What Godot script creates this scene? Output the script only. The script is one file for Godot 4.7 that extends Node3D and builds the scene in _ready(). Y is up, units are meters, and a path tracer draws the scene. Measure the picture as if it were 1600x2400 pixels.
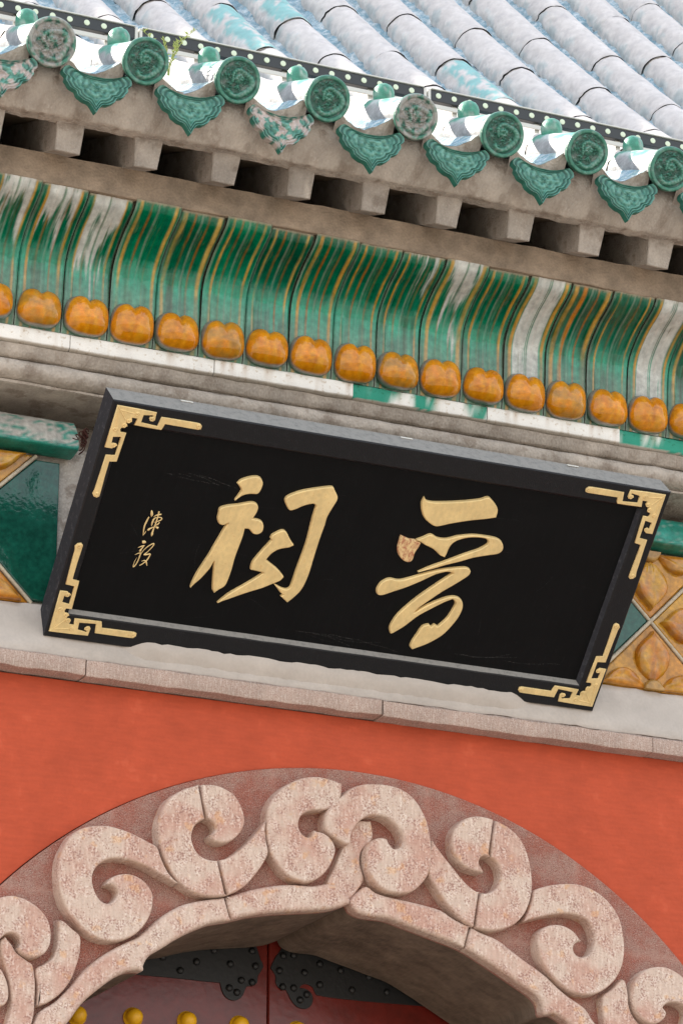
extends Node3D
# A temple gate: carved stone arch, red wall, leaning black name plaque, glazed cornice and tiled eave.

var M := {}
var rng := RandomNumberGenerator.new()
var fn := FastNoiseLite.new()
var fw := FastNoiseLite.new()
var used := {}
const CAM_F := 16.145

func _ready():
	rng.seed = 7
	fn.seed = 3; fn.frequency = 1.0; fn.fractal_octaves = 4
	fw.seed = 11; fw.frequency = 1.0; fw.fractal_octaves = 2
	# ---------------------------------------------------------------- camera, sky, sun, exposure
	var cam := Camera3D.new(); cam.name = "camera"; add_child(cam)
	var psi := 0.427; var th := 0.344; var roll := 0.0038
	var fwd := Vector3(sin(psi) * cos(th), sin(th), -cos(psi) * cos(th))
	var rt := Vector3(cos(psi), 0, sin(psi)); var up := rt.cross(fwd)
	var r2 := rt * cos(roll) + up * sin(roll); var u2 := up * cos(roll) - rt * sin(roll)
	cam.transform = Transform3D(Basis(r2, u2, -fwd), -9.2 * fwd)
	cam.fov = CAM_F; cam.near = 0.1; cam.far = 600.0; cam.current = true
	var we := WorldEnvironment.new(); we.name = "environment"; add_child(we)
	var env := Environment.new(); we.environment = env
	var sm := ProceduralSkyMaterial.new()
	sm.sky_top_color = Color(0.80, 0.86, 0.94); sm.sky_horizon_color = Color(0.95, 0.925, 0.885); sm.sky_curve = 0.25
	sm.ground_bottom_color = Color(0.42, 0.40, 0.38); sm.ground_horizon_color = Color(0.6, 0.6, 0.58)
	sm.sun_angle_max = 20.0
	var cn := FastNoiseLite.new(); cn.seed = 4; cn.frequency = 0.008; cn.fractal_octaves = 4
	var ct := NoiseTexture2D.new(); ct.width = 1024; ct.height = 512; ct.seamless = true; ct.noise = cn
	var cg := Gradient.new(); cg.set_color(0, Color(1, 1, 1, 0)); cg.set_color(1, Color(1, 1, 1, 1)); cg.set_offset(0, 0.45); cg.set_offset(1, 0.75)
	ct.color_ramp = cg
	sm.sky_cover = ct; sm.sky_cover_modulate = Color(0.5, 0.49, 0.47, 1)
	var sky := Sky.new(); sky.sky_material = sm
	env.background_mode = Environment.BG_SKY; env.sky = sky
	env.ambient_light_source = Environment.AMBIENT_SOURCE_SKY
	env.tonemap_mode = Environment.TONE_MAPPER_LINEAR
	env.tonemap_exposure = 2.2
	env.sdfgi_enabled = true; env.ssao_enabled = true; env.ssil_enabled = true
	var sun := DirectionalLight3D.new(); sun.name = "sun"; add_child(sun)
	sun.light_energy = 1.5; sun.light_angular_distance = 0.5; sun.light_color = Color(1.0, 0.965, 0.91); sun.shadow_enabled = true
	var sel := deg_to_rad(41.0); var saz := deg_to_rad(40.0)
	var to_sun := Vector3(-sin(saz) * cos(sel), sin(sel), -cos(saz) * cos(sel))
	sun.look_at_from_position(to_sun * 20.0, Vector3.ZERO, Vector3.UP)

	make_materials()
	# ---------------------------------------------------------------- setting and large structure
	build_ground()
	build_wall()
	build_arch()
	build_cornice()
	build_eave()
	build_roof()
	build_panels()
	# ---------------------------------------------------------------- objects
	build_doors()
	build_petal_course()
	build_plaque()
	build_light_bars()
	build_small()

# ==================================================================== helpers
func P(a: Array) -> PackedVector2Array:
	var r := PackedVector2Array()
	for i in range(0, a.size(), 2): r.append(Vector2(a[i], a[i + 1]))
	return r

func numbered(n: String) -> String:
	if not used.has(n):
		used[n] = 0
		return n
	used[n] += 1
	return "%s_%03d" % [n, used[n]]

func thing(called: String, label: String, category: String, at := Vector3.ZERO, group := "") -> Node3D:
	var o := Node3D.new(); o.name = numbered(called); add_child(o, true)
	o.position = at
	o.set_meta("label", label); o.set_meta("category", category)
	if group: o.set_meta("group", group)
	return o

func part(called: String, mb: MB, mat: Material, parent: Node3D) -> MeshInstance3D:
	return part_mesh(called, mb.mesh(), mat, parent)

func part_mesh(called: String, m: Mesh, mat: Material, parent: Node3D) -> MeshInstance3D:
	var o := MeshInstance3D.new(); o.mesh = m; o.material_override = mat
	var key := called; var k := 0
	while parent.has_node(key):
		k += 1; key = "%s_%03d" % [called, k]
	o.name = key
	o.cast_shadow = GeometryInstance3D.SHADOW_CASTING_SETTING_ON
	parent.add_child(o, true)
	return o

class MB:
	var v := PackedVector3Array(); var n := PackedVector3Array(); var c := PackedColorArray(); var uv := PackedVector2Array(); var ix := PackedInt32Array()
	var xf := Transform3D.IDENTITY
	func vert(p: Vector3, nn: Vector3, col := Color.WHITE, t := Vector2.ZERO) -> int:
		v.append(xf * p); n.append((xf.basis * nn).normalized()); c.append(col); uv.append(t)
		return v.size() - 1
	func tri(a: int, b: int, d: int):
		var g := (v[b] - v[a]).cross(v[d] - v[a])
		if g.dot(n[a] + n[b] + n[d]) > 0.0:
			ix.append(a); ix.append(d); ix.append(b)
		else:
			ix.append(a); ix.append(b); ix.append(d)
	func quad(a: int, b: int, d: int, e: int):
		tri(a, b, d); tri(a, d, e)
	func flat(pts: Array, nn: Vector3, col := Color.WHITE):
		var k := []
		for p in pts: k.append(vert(p, nn, col))
		for i in range(1, k.size() - 1): tri(k[0], k[i], k[i + 1])
	# a grid of nu x nv points; hint is the way its front faces
	func grid(nu: int, nv: int, pf: Callable, hint: Vector3, cf = null, wrap := false):
		var pos := PackedVector3Array(); pos.resize(nu * nv)
		for j in nv:
			for i in nu: pos[j * nu + i] = pf.call(i, j)
		var nn := PackedVector3Array(); nn.resize(nu * nv)
		var tot := Vector3.ZERO
		for j in nv:
			for i in nu:
				var il = (i - 1 + nu) % nu if wrap else maxi(i - 1, 0)
				var ir = (i + 1) % nu if wrap else mini(i + 1, nu - 1)
				var a: Vector3 = pos[j * nu + ir] - pos[j * nu + il]
				var b: Vector3 = pos[mini(j + 1, nv - 1) * nu + i] - pos[maxi(j - 1, 0) * nu + i]
				var g := a.cross(b)
				if g.length_squared() < 1e-20: g = Vector3.ZERO
				else: g = g.normalized()
				nn[j * nu + i] = g; tot += g
		var s := 1.0 if tot.dot(hint) >= 0.0 else -1.0
		var base := v.size()
		for j in nv:
			for i in nu:
				var q := nn[j * nu + i] * s
				if q == Vector3.ZERO: q = hint
				var col := Color.WHITE
				if cf != null: col = cf.call(i, j, pos[j * nu + i])
				vert(pos[j * nu + i], q, col, Vector2(float(i) / maxi(nu - 1, 1), float(j) / maxi(nv - 1, 1)))
		for j in nv - 1:
			for i in (nu if wrap else nu - 1):
				var i2 := (i + 1) % nu
				quad(base + j * nu + i, base + j * nu + i2, base + (j + 1) * nu + i2, base + (j + 1) * nu + i)
	# outline swept through steps [inset, z, normal z]; the last step is capped
	func loft(o: PackedVector2Array, steps: Array, col := Color.WHITE, cap := true):
		var p := o.duplicate()
		if Geometry2D.is_polygon_clockwise(p): p.reverse()
		var k := p.size()
		var nr := PackedVector2Array(); var mi := PackedFloat32Array()
		for i in k:
			var a := (p[i] - p[(i - 1 + k) % k]).normalized(); var b := (p[(i + 1) % k] - p[i]).normalized()
			var na := Vector2(a.y, -a.x); var nb := Vector2(b.y, -b.x)
			var m := na + nb
			m = m.normalized() if m.length() > 0.05 else a
			nr.append(m); mi.append(1.0 / maxf(m.dot(nb), 0.55))
		# how far each point can move inwards before it meets the other side
		var deep := 0.0
		for s in steps: deep = maxf(deep, s[0])
		var room := PackedFloat32Array(); room.resize(k); room.fill(1.0)
		if deep > 0.0005 and k > 12:
			for i in k:
				for f in [1.0, 0.7, 0.45, 0.28, 0.15, 0.05]:
					room[i] = f
					var q: Vector2 = p[i] - nr[i] * mi[i] * deep * f
					var need: float = deep * f * 0.93; need *= need
					var ok := true
					for j in k:
						if Geometry2D.get_closest_point_to_segment(q, p[j], p[(j + 1) % k]).distance_squared_to(q) < need:
							ok = false
							break
					if ok: break
		var last := -1; var ring := PackedVector2Array()
		var prev = null
		for s in steps:
			var start := v.size(); var h: float = sqrt(maxf(0.0, 1.0 - s[2] * s[2]))
			ring = PackedVector2Array()
			for i in k:
				var q: Vector2 = p[i] - nr[i] * mi[i] * s[0] * (room[i] if s[0] > 0.0 else 1.0)
				ring.append(q)
				vert(Vector3(q.x, q.y, s[1]), Vector3(nr[i].x * h, nr[i].y * h, s[2]), col, q)
			if last >= 0 and not (prev[0] == s[0] and prev[1] == s[1]):
				for i in k: quad(last + i, last + (i + 1) % k, start + (i + 1) % k, start + i)
			last = start; prev = s
		if cap:
			var t := Geometry2D.triangulate_polygon(ring)
			if t.is_empty(): t = Geometry2D.triangulate_polygon(p)
			var st := v.size()
			for q in ring: vert(Vector3(q.x, q.y, prev[1]), Vector3(0, 0, 1), col, q)
			for i in range(0, t.size(), 3): tri(st + t[i], st + t[i + 1], st + t[i + 2])
	func box(size: Vector3, at: Vector3, bev := 0.002, basis := Basis.IDENTITY, col := Color.WHITE):
		var keep := xf
		xf = keep * Transform3D(basis, at)
		var h := size * 0.5; var b := minf(bev, minf(h.x, minf(h.y, h.z)) * 0.45)
		for ax in 3:
			var a1 := (ax + 1) % 3; var a2 := (ax + 2) % 3
			for s in [-1.0, 1.0]:
				var q := []
				for e in [[-1, -1], [1, -1], [1, 1], [-1, 1]]:
					var w := Vector3.ZERO
					w[ax] = s * h[ax]; w[a1] = e[0] * (h[a1] - b); w[a2] = e[1] * (h[a2] - b)
					q.append(w)
				var nn := Vector3.ZERO; nn[ax] = s
				flat(q, nn, col)
			for s1 in [-1.0, 1.0]:
				for s2 in [-1.0, 1.0]:
					var q := []
					for e in [[-1, 0], [1, 0], [1, 1], [-1, 1]]:
						var w := Vector3.ZERO
						w[ax] = e[0] * (h[ax] - b)
						w[a1] = s1 * (h[a1] - (b if e[1] == 1 else 0.0)); w[a2] = s2 * (h[a2] - (0.0 if e[1] == 1 else b))
						q.append(w)
					var nn := Vector3.ZERO; nn[a1] = s1; nn[a2] = s2
					flat(q, nn.normalized(), col)
		for sx in [-1.0, 1.0]:
			for sy in [-1.0, 1.0]:
				for sz in [-1.0, 1.0]:
					var sg := Vector3(sx, sy, sz)
					flat([sg * (h - Vector3(0, b, b)), sg * (h - Vector3(b, 0, b)), sg * (h - Vector3(b, b, 0))], sg.normalized(), col)
		xf = keep
	func mesh() -> ArrayMesh:
		var a := []; a.resize(Mesh.ARRAY_MAX)
		a[Mesh.ARRAY_VERTEX] = v; a[Mesh.ARRAY_NORMAL] = n; a[Mesh.ARRAY_COLOR] = c; a[Mesh.ARRAY_TEX_UV] = uv; a[Mesh.ARRAY_INDEX] = ix
		var m := ArrayMesh.new(); m.add_surface_from_arrays(Mesh.PRIMITIVE_TRIANGLES, a)
		return m

# smooth closed curve through traced points; sharp points stay sharp
func smooth(p: PackedVector2Array, sub := 3) -> PackedVector2Array:
	var r := PackedVector2Array(); var k := p.size()
	var tan := PackedVector2Array()
	for i in k:
		var a := p[i] - p[(i - 1 + k) % k]; var b := p[(i + 1) % k] - p[i]
		var t := (p[(i + 1) % k] - p[(i - 1 + k) % k]) * 0.5
		if a.normalized().dot(b.normalized()) < 0.45: t = Vector2.ZERO
		else: t = t.normalized() * minf(t.length(), minf(a.length(), b.length()) * 1.1)
		tan.append(t)
	for i in k:
		var j := (i + 1) % k
		for s in sub:
			var t := float(s) / sub; var t2 := t * t; var t3 := t2 * t
			r.append(p[i] * (2 * t3 - 3 * t2 + 1) + tan[i] * (t3 - 2 * t2 + t) + p[j] * (-2 * t3 + 3 * t2) + tan[j] * (t3 - t2))
	return r

func smooth_open(p: PackedVector2Array, sub := 4) -> PackedVector2Array:
	var r := PackedVector2Array(); var k := p.size()
	for i in k - 1:
		var p0 := p[maxi(i - 1, 0)]; var p3 := p[mini(i + 2, k - 1)]
		for s in sub: r.append(p[i].cubic_interpolate(p[i + 1], p0, p3, float(s) / sub))
	r.append(p[k - 1])
	return r

# profile (y, z) swept along x; front faces towards where the profile's left-hand normal points
func sweep(mb: MB, prof: PackedVector2Array, x0: float, x1: float, closed := true, rough := 0.0012, step := 0.05, cf = null):
	var k := prof.size()
	var nx := maxi(2, int(ceil((x1 - x0) / step)) + 1)
	var area := 0.0
	for i in k: area += prof[i].cross(prof[(i + 1) % k])
	var sg := 1.0 if area > 0 else -1.0
	var segs := k if closed else k - 1
	var sn := []
	for i in segs:
		var d := (prof[(i + 1) % k] - prof[i]).normalized()
		sn.append(Vector2(d.y, -d.x) * sg)
	for i in segs:
		var a := prof[i]; var b := prof[(i + 1) % k]
		var na: Vector2 = sn[i]; var nb: Vector2 = sn[i]
		var pi := (i - 1 + segs) % segs; var ni := (i + 1) % segs
		if (closed or i > 0) and sn[pi].dot(sn[i]) > 0.72: na = (sn[pi] + sn[i]).normalized()
		if (closed or i < segs - 1) and sn[ni].dot(sn[i]) > 0.72: nb = (sn[ni] + sn[i]).normalized()
		var base := mb.v.size()
		for j in nx:
			var x := lerpf(x0, x1, float(j) / (nx - 1))
			for e in 2:
				var q := a if e == 0 else b
				var w := rough * (fn.get_noise_3d(x * 9.0, q.x * 60.0, q.y * 60.0) + 0.6 * fn.get_noise_3d(x * 40.0, q.x * 60.0 + 9.0, q.y * 60.0)) * 2.0
				var nn := na if e == 0 else nb
				var pos := Vector3(x, q.x + w * 0.7, q.y + w)
				mb.vert(pos, Vector3(0, nn.x, nn.y), cf.call(pos) if cf != null else Color.WHITE, Vector2(x, q.x))
		for j in nx - 1: mb.quad(base + j * 2, base + j * 2 + 1, base + j * 2 + 3, base + j * 2 + 2)
	if closed:
		var t := Geometry2D.triangulate_polygon(prof)
		for e in 2:
			var st := mb.v.size(); var x := x0 if e == 0 else x1
			for q in prof:
				var pos := Vector3(x, q.x, q.y)
				mb.vert(pos, Vector3(-1 if e == 0 else 1, 0, 0), cf.call(pos) if cf != null else Color.WHITE)
			for i in range(0, t.size(), 3): mb.tri(st + t[i], st + t[i + 1], st + t[i + 2])

func lathe(mb: MB, prof: Array, seg := 20, cf = null):   # prof: [radius, height] along +y
	mb.grid(seg, prof.size(), func(i, j): var a: float = TAU * i / seg; return Vector3(cos(a) * prof[j][0], prof[j][1], sin(a) * prof[j][0]), Vector3.UP, cf, true)

func tube(mb: MB, pts: Array, r0: float, r1: float, seg := 6, col := Color.WHITE):
	var k := pts.size()
	var base := mb.v.size()
	for j in k:
		var d: Vector3 = (pts[mini(j + 1, k - 1)] - pts[maxi(j - 1, 0)]).normalized()
		var a := d.cross(Vector3(0.3, 0.2, 0.93)).normalized(); var b := d.cross(a)
		var r := lerpf(r0, r1, float(j) / (k - 1))
		for i in seg:
			var q := a * cos(TAU * i / seg) + b * sin(TAU * i / seg)
			mb.vert(pts[j] + q * r, q, col)
	for j in k - 1:
		for i in seg: mb.quad(base + j * seg + i, base + j * seg + (i + 1) % seg, base + (j + 1) * seg + (i + 1) % seg, base + (j + 1) * seg + i)

func sst(a: float, b: float, x: float) -> float:
	return smoothstep(a, b, x)

# ==================================================================== materials
func noise_bytes(size: int, seed_: int, freq: float, oct: int, kind := FastNoiseLite.TYPE_SIMPLEX_SMOOTH) -> PackedByteArray:
	var f := FastNoiseLite.new(); f.seed = seed_; f.noise_type = kind; f.frequency = freq; f.fractal_octaves = oct
	var im := f.get_seamless_image(size, size)
	im.convert(Image.FORMAT_L8)
	return im.get_data()

func image_tex(size: int, f: Callable) -> ImageTexture:
	var d := PackedByteArray(); d.resize(size * size * 3)
	for i in size * size:
		var c: Color = f.call(i)
		d[i * 3] = clampi(int(c.r * 255.0), 0, 255); d[i * 3 + 1] = clampi(int(c.g * 255.0), 0, 255); d[i * 3 + 2] = clampi(int(c.b * 255.0), 0, 255)
	return ImageTexture.create_from_image(Image.create_from_data(size, size, false, Image.FORMAT_RGB8, d))

func gray_tex(size: int, d: PackedByteArray) -> ImageTexture:
	return ImageTexture.create_from_image(Image.create_from_data(size, size, false, Image.FORMAT_L8, d))

func mat(albedo, tex_size := 0.6, rough := 0.8, bump = null, bump_cm := 0.2, vcol := false) -> StandardMaterial3D:
	var m := StandardMaterial3D.new()
	if albedo is Texture2D: m.albedo_texture = albedo
	else: m.albedo_color = albedo
	m.roughness = rough
	if rough > 0.55: m.metallic_specular = 0.22
	m.uv1_triplanar = true; m.uv1_world_triplanar = true; m.uv1_scale = Vector3.ONE / tex_size
	if bump != null:
		m.heightmap_enabled = true; m.heightmap_texture = bump; m.heightmap_scale = bump_cm
	m.vertex_color_use_as_albedo = vcol
	return m

func make_materials():
	var S := 512
	var lo := noise_bytes(S, 1, 0.008, 4)       # blotches
	var mid := noise_bytes(S, 2, 0.03, 4)
	var hi := noise_bytes(S, 3, 0.16, 3)        # grain
	var hi2 := noise_bytes(S, 4, 0.22, 2)
	var cell := noise_bytes(S, 5, 0.09, 2, FastNoiseLite.TYPE_CELLULAR)
	var vein := noise_bytes(S, 6, 0.02, 5)
	var t_hi := gray_tex(S, hi); var t_mid := gray_tex(S, mid)
	# red lime plaster
	var red := image_tex(S, func(i):
		var a := lo[i] / 255.0 - 0.5; var b := mid[i] / 255.0 - 0.5; var c := hi[i] / 255.0 - 0.5
		var col := Color(0.695, 0.308, 0.208) * (1.0 + (hi[((i / S) / 1) * S + ((i % S) / 7)] / 255.0 - 0.5) * 0.07 + a * 0.08 + b * 0.05 + c * 0.03)
		return col.lerp(Color(0.79, 0.41, 0.30), clampf((b + a * 0.5 - 0.30) * 1.5, 0, 0.2)))
	M.red = mat(red, 0.9, 0.62, t_mid, 0.25)
	# pink granite: smooth carved faces and pitted ground
	var stone := image_tex(S, func(i):
		var a := lo[i] / 255.0 - 0.5; var b := mid[i] / 255.0 - 0.5; var c := hi[i] / 255.0; var d := hi2[i] / 255.0
		var st := hi[((i / S) / 5) * S + (i % S)] / 255.0       # chisel strokes
		var col := Color(0.78, 0.69, 0.625).lerp(Color(0.73, 0.58, 0.515), clampf(0.5 + a * 2.2 + b * 0.8, 0, 1))
		col = col.lerp(Color(0.90, 0.86, 0.81), clampf((c - 0.52) * 1.4 + (st - 0.5) * 1.2 + b * 1.2, 0, 0.45))
		col = col.lerp(Color(0.50, 0.35, 0.31), clampf((d - 0.62) * 3.6 + b * 2.2, 0, 0.55))
		col = col.lerp(Color(0.82, 0.58, 0.36), clampf((vein[i] / 255.0 - 0.72) * 3.0 + b * 0.3, 0, 0.32))
		return col * (0.95 + 0.1 * st))
	M.stone = mat(stone, 0.72, 0.78, t_hi, 0.22)
	var pit := image_tex(S, func(i):
		var a := lo[i] / 255.0 - 0.5; var b := mid[i] / 255.0 - 0.5; var c := hi[i] / 255.0; var d := hi2[i] / 255.0
		var col := Color(0.665, 0.52, 0.465).lerp(Color(0.65, 0.42, 0.36), clampf(0.5 + a * 1.8 + b, 0, 1))
		col = col.lerp(Color(0.77, 0.69, 0.65), clampf((c - 0.56) * 3.0 + b * 0.8, 0, 0.5))
		col = col.lerp(Color(0.52, 0.31, 0.27), clampf((d - 0.58) * 4.0 + b * 0.6, 0, 0.6))
		return col)
	M.ledge = mat(image_tex(S, func(i):
		var a := lo[i] / 255.0 - 0.5; var b := mid[i] / 255.0 - 0.5; var c := hi[((i / S) / 4) * S + (i % S)] / 255.0; var d := hi2[i] / 255.0
		var col := Color(0.70, 0.62, 0.575) * (1.0 + a * 0.12 + b * 0.1)
		col = col.lerp(Color(0.83, 0.78, 0.74), clampf((c - 0.52) * 2.5, 0, 0.5))
		return col.lerp(Color(0.50, 0.39, 0.35), clampf((d - 0.6) * 4.0 + b, 0, 0.5))), 0.5, 0.85, t_hi, 0.25)
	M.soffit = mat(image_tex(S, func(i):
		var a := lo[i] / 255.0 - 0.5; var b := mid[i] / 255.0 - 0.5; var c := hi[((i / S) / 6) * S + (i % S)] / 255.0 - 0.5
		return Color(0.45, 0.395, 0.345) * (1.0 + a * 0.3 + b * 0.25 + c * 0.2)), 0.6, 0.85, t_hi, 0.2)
	M.pit = mat(pit, 0.42, 0.9, gray_tex(S, hi2), 0.55)
	# grey cement and brick mouldings
	var conc := image_tex(S, func(i):
		var a := lo[i] / 255.0 - 0.5; var b := mid[i] / 255.0 - 0.5; var c := hi[i] / 255.0 - 0.5
		var col := Color(0.675, 0.64, 0.60) * (1.0 + a * 0.22 + b * 0.16 + c * 0.10)
		col = col.lerp(Color(0.46, 0.41, 0.365), clampf((vein[i] / 255.0 - 0.58) * 3.0, 0, 0.55))
		return col.lerp(Color(0.80, 0.77, 0.73), clampf((hi2[i] / 255.0 - 0.68) * 4.0, 0, 0.4)))
	M.conc = mat(conc, 0.8, 0.9, t_hi, 0.25)
	M.conc_v = mat(conc, 0.7, 0.9, t_hi, 0.3, true)
	var brown := image_tex(S, func(i):
		var a := lo[i] / 255.0 - 0.5; var b := mid[i] / 255.0 - 0.5; var c := hi[i] / 255.0 - 0.5
		return Color(0.56, 0.50, 0.435) * (1.0 + a * 0.25 + b * 0.18 + c * 0.12))
	M.brown = mat(brown, 0.7, 0.9, t_hi, 0.2)  # browner copy of the cement, bounce and shade worked into its colour
	M.mortar = mat(image_tex(S, func(i):
		var a := lo[i] / 255.0 - 0.5; var b := mid[i] / 255.0 - 0.5; var c := hi[i] / 255.0 - 0.5
		return Color(0.715, 0.68, 0.645) * (1.0 + a * 0.08 + b * 0.06 + c * 0.05)), 0.8, 0.85, t_mid, 0.25)
	# black lacquered wood
	var wood_s := noise_bytes(S, 21, 0.05, 3)
	var lac := image_tex(S, func(i):
		var x = i % S; var y = i / S
		var g := wood_s[(y / 14) * S + x] / 255.0; var b := mid[i] / 255.0
		var col := Color(0.08, 0.083, 0.09) * (0.72 + g * 0.45)
		col = col.lerp(Color(0.34, 0.36, 0.39), clampf((b - 0.62) * 1.4, 0, 0.28) * g)
		return col)
	M.lacquer = mat(lac, 0.5, 0.5)
	var lac_w := image_tex(S, func(i):
		var b := mid[i] / 255.0; var h := hi[i] / 255.0
		var col := Color(0.060, 0.062, 0.072) * (0.85 + h * 0.4)
		return col.lerp(Color(0.25, 0.255, 0.27), clampf((b - 0.6) * 1.2 + (h - 0.62), 0, 0.4)))
	M.lacquer_worn = mat(lac_w, 0.35, 0.5, t_hi, 0.04)
	M.lacquer.metallic_specular = 0.3; M.lacquer_worn.metallic_specular = 0.4
	M.dusty_lit = mat(image_tex(S, func(i):
		var b := mid[i] / 255.0; var h := hi[i] / 255.0
		return Color(0.55, 0.54, 0.52).lerp(Color(0.38, 0.375, 0.37), clampf((b - 0.5) * 1.5 + (h - 0.5), 0, 0.8))), 0.35, 0.8, t_hi, 0.06)  # dust grey that also carries the sky light on upward faces
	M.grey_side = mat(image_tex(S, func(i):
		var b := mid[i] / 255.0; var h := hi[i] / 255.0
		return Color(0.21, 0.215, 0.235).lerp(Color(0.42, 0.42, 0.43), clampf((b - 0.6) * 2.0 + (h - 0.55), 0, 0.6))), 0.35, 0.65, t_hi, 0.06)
	M.board = StandardMaterial3D.new()
	M.board.albedo_texture = board_texture(); M.board.roughness = 0.42; M.board.metallic_specular = 0.26
	var gold := image_tex(S, func(i):
		var a := lo[i] / 255.0 - 0.5; var b := mid[i] / 255.0 - 0.5; var c := hi[i] / 255.0 - 0.5
		var col := Color(0.90, 0.795, 0.565) * (1.0 + a * 0.12 + b * 0.12 + c * 0.05)
		return col.lerp(Color(0.70, 0.50, 0.26), clampf((b + c * 0.4 - 0.27) * 3.0, 0, 0.4)))
	M.gold = mat(gold, 0.25, 0.42, t_mid, 0.06); M.gold.metallic = 0.25
	var gw := image_tex(S, func(i):
		var b := mid[i] / 255.0; var v := vein[i] / 255.0
		return Color(0.86, 0.75, 0.56).lerp(Color(0.70, 0.49, 0.37), sst(0.47, 0.56, b * 0.5 + v * 0.5)))
	M.gold_worn = mat(gw, 0.16, 0.6, t_mid, 0.1)
	# glazes: colour comes from the vertices, a fine texture varies it
	var gl := image_tex(S, func(i):
		var a := lo[i] / 255.0 - 0.5; var b := mid[i] / 255.0 - 0.5; var c := hi[i] / 255.0 - 0.5
		var k := 1.0 + a * 0.2 + b * 0.26 + c * 0.12 - 0.06
		return Color(k, k, k) * 0.9)
	M.glaze = mat(gl, 0.3, 0.09, t_mid, 0.03, true); M.glaze.metallic_specular = 0.5
	M.glaze_old = mat(gl, 0.24, 0.42, t_hi, 0.10, true)
	M.white = mat(image_tex(S, func(i):
		var a := lo[i] / 255.0 - 0.5; var b := mid[i] / 255.0; var c := hi[i] / 255.0 - 0.5
		var col := Color(0.96, 0.955, 0.94) * (1.0 + a * 0.06 + c * 0.04)
		return col.lerp(Color(0.70, 0.62, 0.52), clampf((b - 0.66) * 3.0, 0, 0.5))), 0.35, 0.6, t_hi, 0.1, true)
	# roof
	var rt_ := image_tex(S, func(i):
		var a := lo[i] / 255.0 - 0.5; var b := mid[i] / 255.0 - 0.5; var c := hi[i] / 255.0 - 0.5
		var col := Color(0.79, 0.765, 0.745) * (1.0 + a * 0.10 + b * 0.14 + c * 0.06)
		return col.lerp(Color(0.66, 0.645, 0.645), clampf((vein[i] / 255.0 - 0.62) * 3.0, 0, 0.45)))
	M.roof_tile = mat(rt_, 0.6, 0.85, t_mid, 0.12, true)
	var pan := image_tex(S, func(i):
		var a := mid[i] / 255.0; var b := cell[i] / 255.0; var c := hi[i] / 255.0 - 0.5; var l := lo[i] / 255.0
		var col := Color(0.54, 0.65, 0.70).lerp(Color(0.84, 0.86, 0.865), sst(0.40, 0.64, a * 0.7 + l * 0.3))
		col = col.lerp(Color(0.42, 0.47, 0.52), clampf((b - 0.62) * 2.0, 0, 0.5))
		return col * (1.0 + c * 0.18))
	M.roof_pan = mat(pan, 0.45, 0.95, t_hi, 0.7, true)
	# doors
	var dm := image_tex(S, func(i):
		var a := lo[i] / 255.0 - 0.5; var b := mid[i] / 255.0 - 0.5
		return Color(0.40, 0.125, 0.095) * (1.0 + a * 0.2 + b * 0.16))
	M.door = mat(dm, 0.5, 0.26, t_mid, 0.03)
	M.iron = mat(Color(0.075, 0.078, 0.078), 0.3, 0.5, t_mid, 0.04)
	M.brass = mat(Color(0.93, 0.70, 0.10), 0.2, 0.38, t_mid, 0.08)
	M.metal_black = mat(Color(0.13, 0.14, 0.14), 0.3, 0.35, t_hi, 0.03)
	M.metal_grey = mat(Color(0.78, 0.77, 0.74), 0.3, 0.45, t_hi, 0.03)
	M.lens = mat(Color(0.80, 0.84, 0.74), 0.3, 0.25)
	M.dark = mat(Color(0.20, 0.16, 0.13), 0.3, 0.9, t_hi, 0.2)
	M.wire = mat(Color(0.26, 0.16, 0.14), 0.2, 0.7)
	M.leaf = mat(Color(0.60, 0.64, 0.36), 0.2, 0.7); M.leaf.backlight = Color(0.16, 0.18, 0.08); M.leaf.backlight_enabled = true
	M.paving = mat(image_tex(256, func(i): var c := noise_at(hi, i, S); return Color(0.61, 0.575, 0.535) * (0.92 + 0.16 * c)), 3.0, 0.9)

func noise_at(b: PackedByteArray, i: int, s: int) -> float:
	return b[(i / 256) * s + (i % 256)] / 255.0

func board_texture() -> ImageTexture:
	var w := 1024; var h := 512
	var im := Image.create(w, h, false, Image.FORMAT_RGB8)
	var g := FastNoiseLite.new(); g.seed = 5; g.frequency = 0.05; g.fractal_octaves = 3
	for y in h:
		for x in w:
			var k := g.get_noise_2d(x * 1.6, y * 0.09) * 0.5 + g.get_noise_2d(x * 0.15 + 500.0, y * 0.15) * 0.5
			var c := Color(0.045, 0.047, 0.049) * (1.0 + k * 0.35)
			var dust := clampf((g.get_noise_2d(x * 3.0 + 900.0, y * 0.5) - 0.42) * 2.0, 0, 1) * 0.13
			im.set_pixel(x, y, c.lerp(Color(0.5, 0.5, 0.5), dust))
	var r := RandomNumberGenerator.new(); r.seed = 23
	for s in 46:
		var x := r.randf() * w; var y := r.randf() * h; var a := r.randf_range(-0.4, 0.4) + (PI / 2 if r.randf() < 0.35 else 0.0)
		var n := r.randi_range(8, 90); var st := r.randf_range(0.05, 0.4)
		if s < 5: y = h * r.randf_range(0.15, 0.22); x = w * r.randf_range(0.08, 0.24); a = r.randf_range(-0.12, 0.2); st = 0.6
		if s >= 5 and s < 12: y = h * 0.955; x = w * r.randf_range(0.35, 0.85); a = 0.0; n = 120; st = 0.5
		for k in n:
			x += cos(a); y += sin(a); a += r.randf_range(-0.06, 0.06)
			if x < 1 or y < 1 or x > w - 2 or y > h - 2: break
			var q := im.get_pixel(int(x), int(y))
			if r.randf() < 0.75: im.set_pixel(int(x), int(y), q.lerp(Color(0.66, 0.65, 0.63), st * r.randf()))
	return ImageTexture.create_from_image(im)

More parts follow.
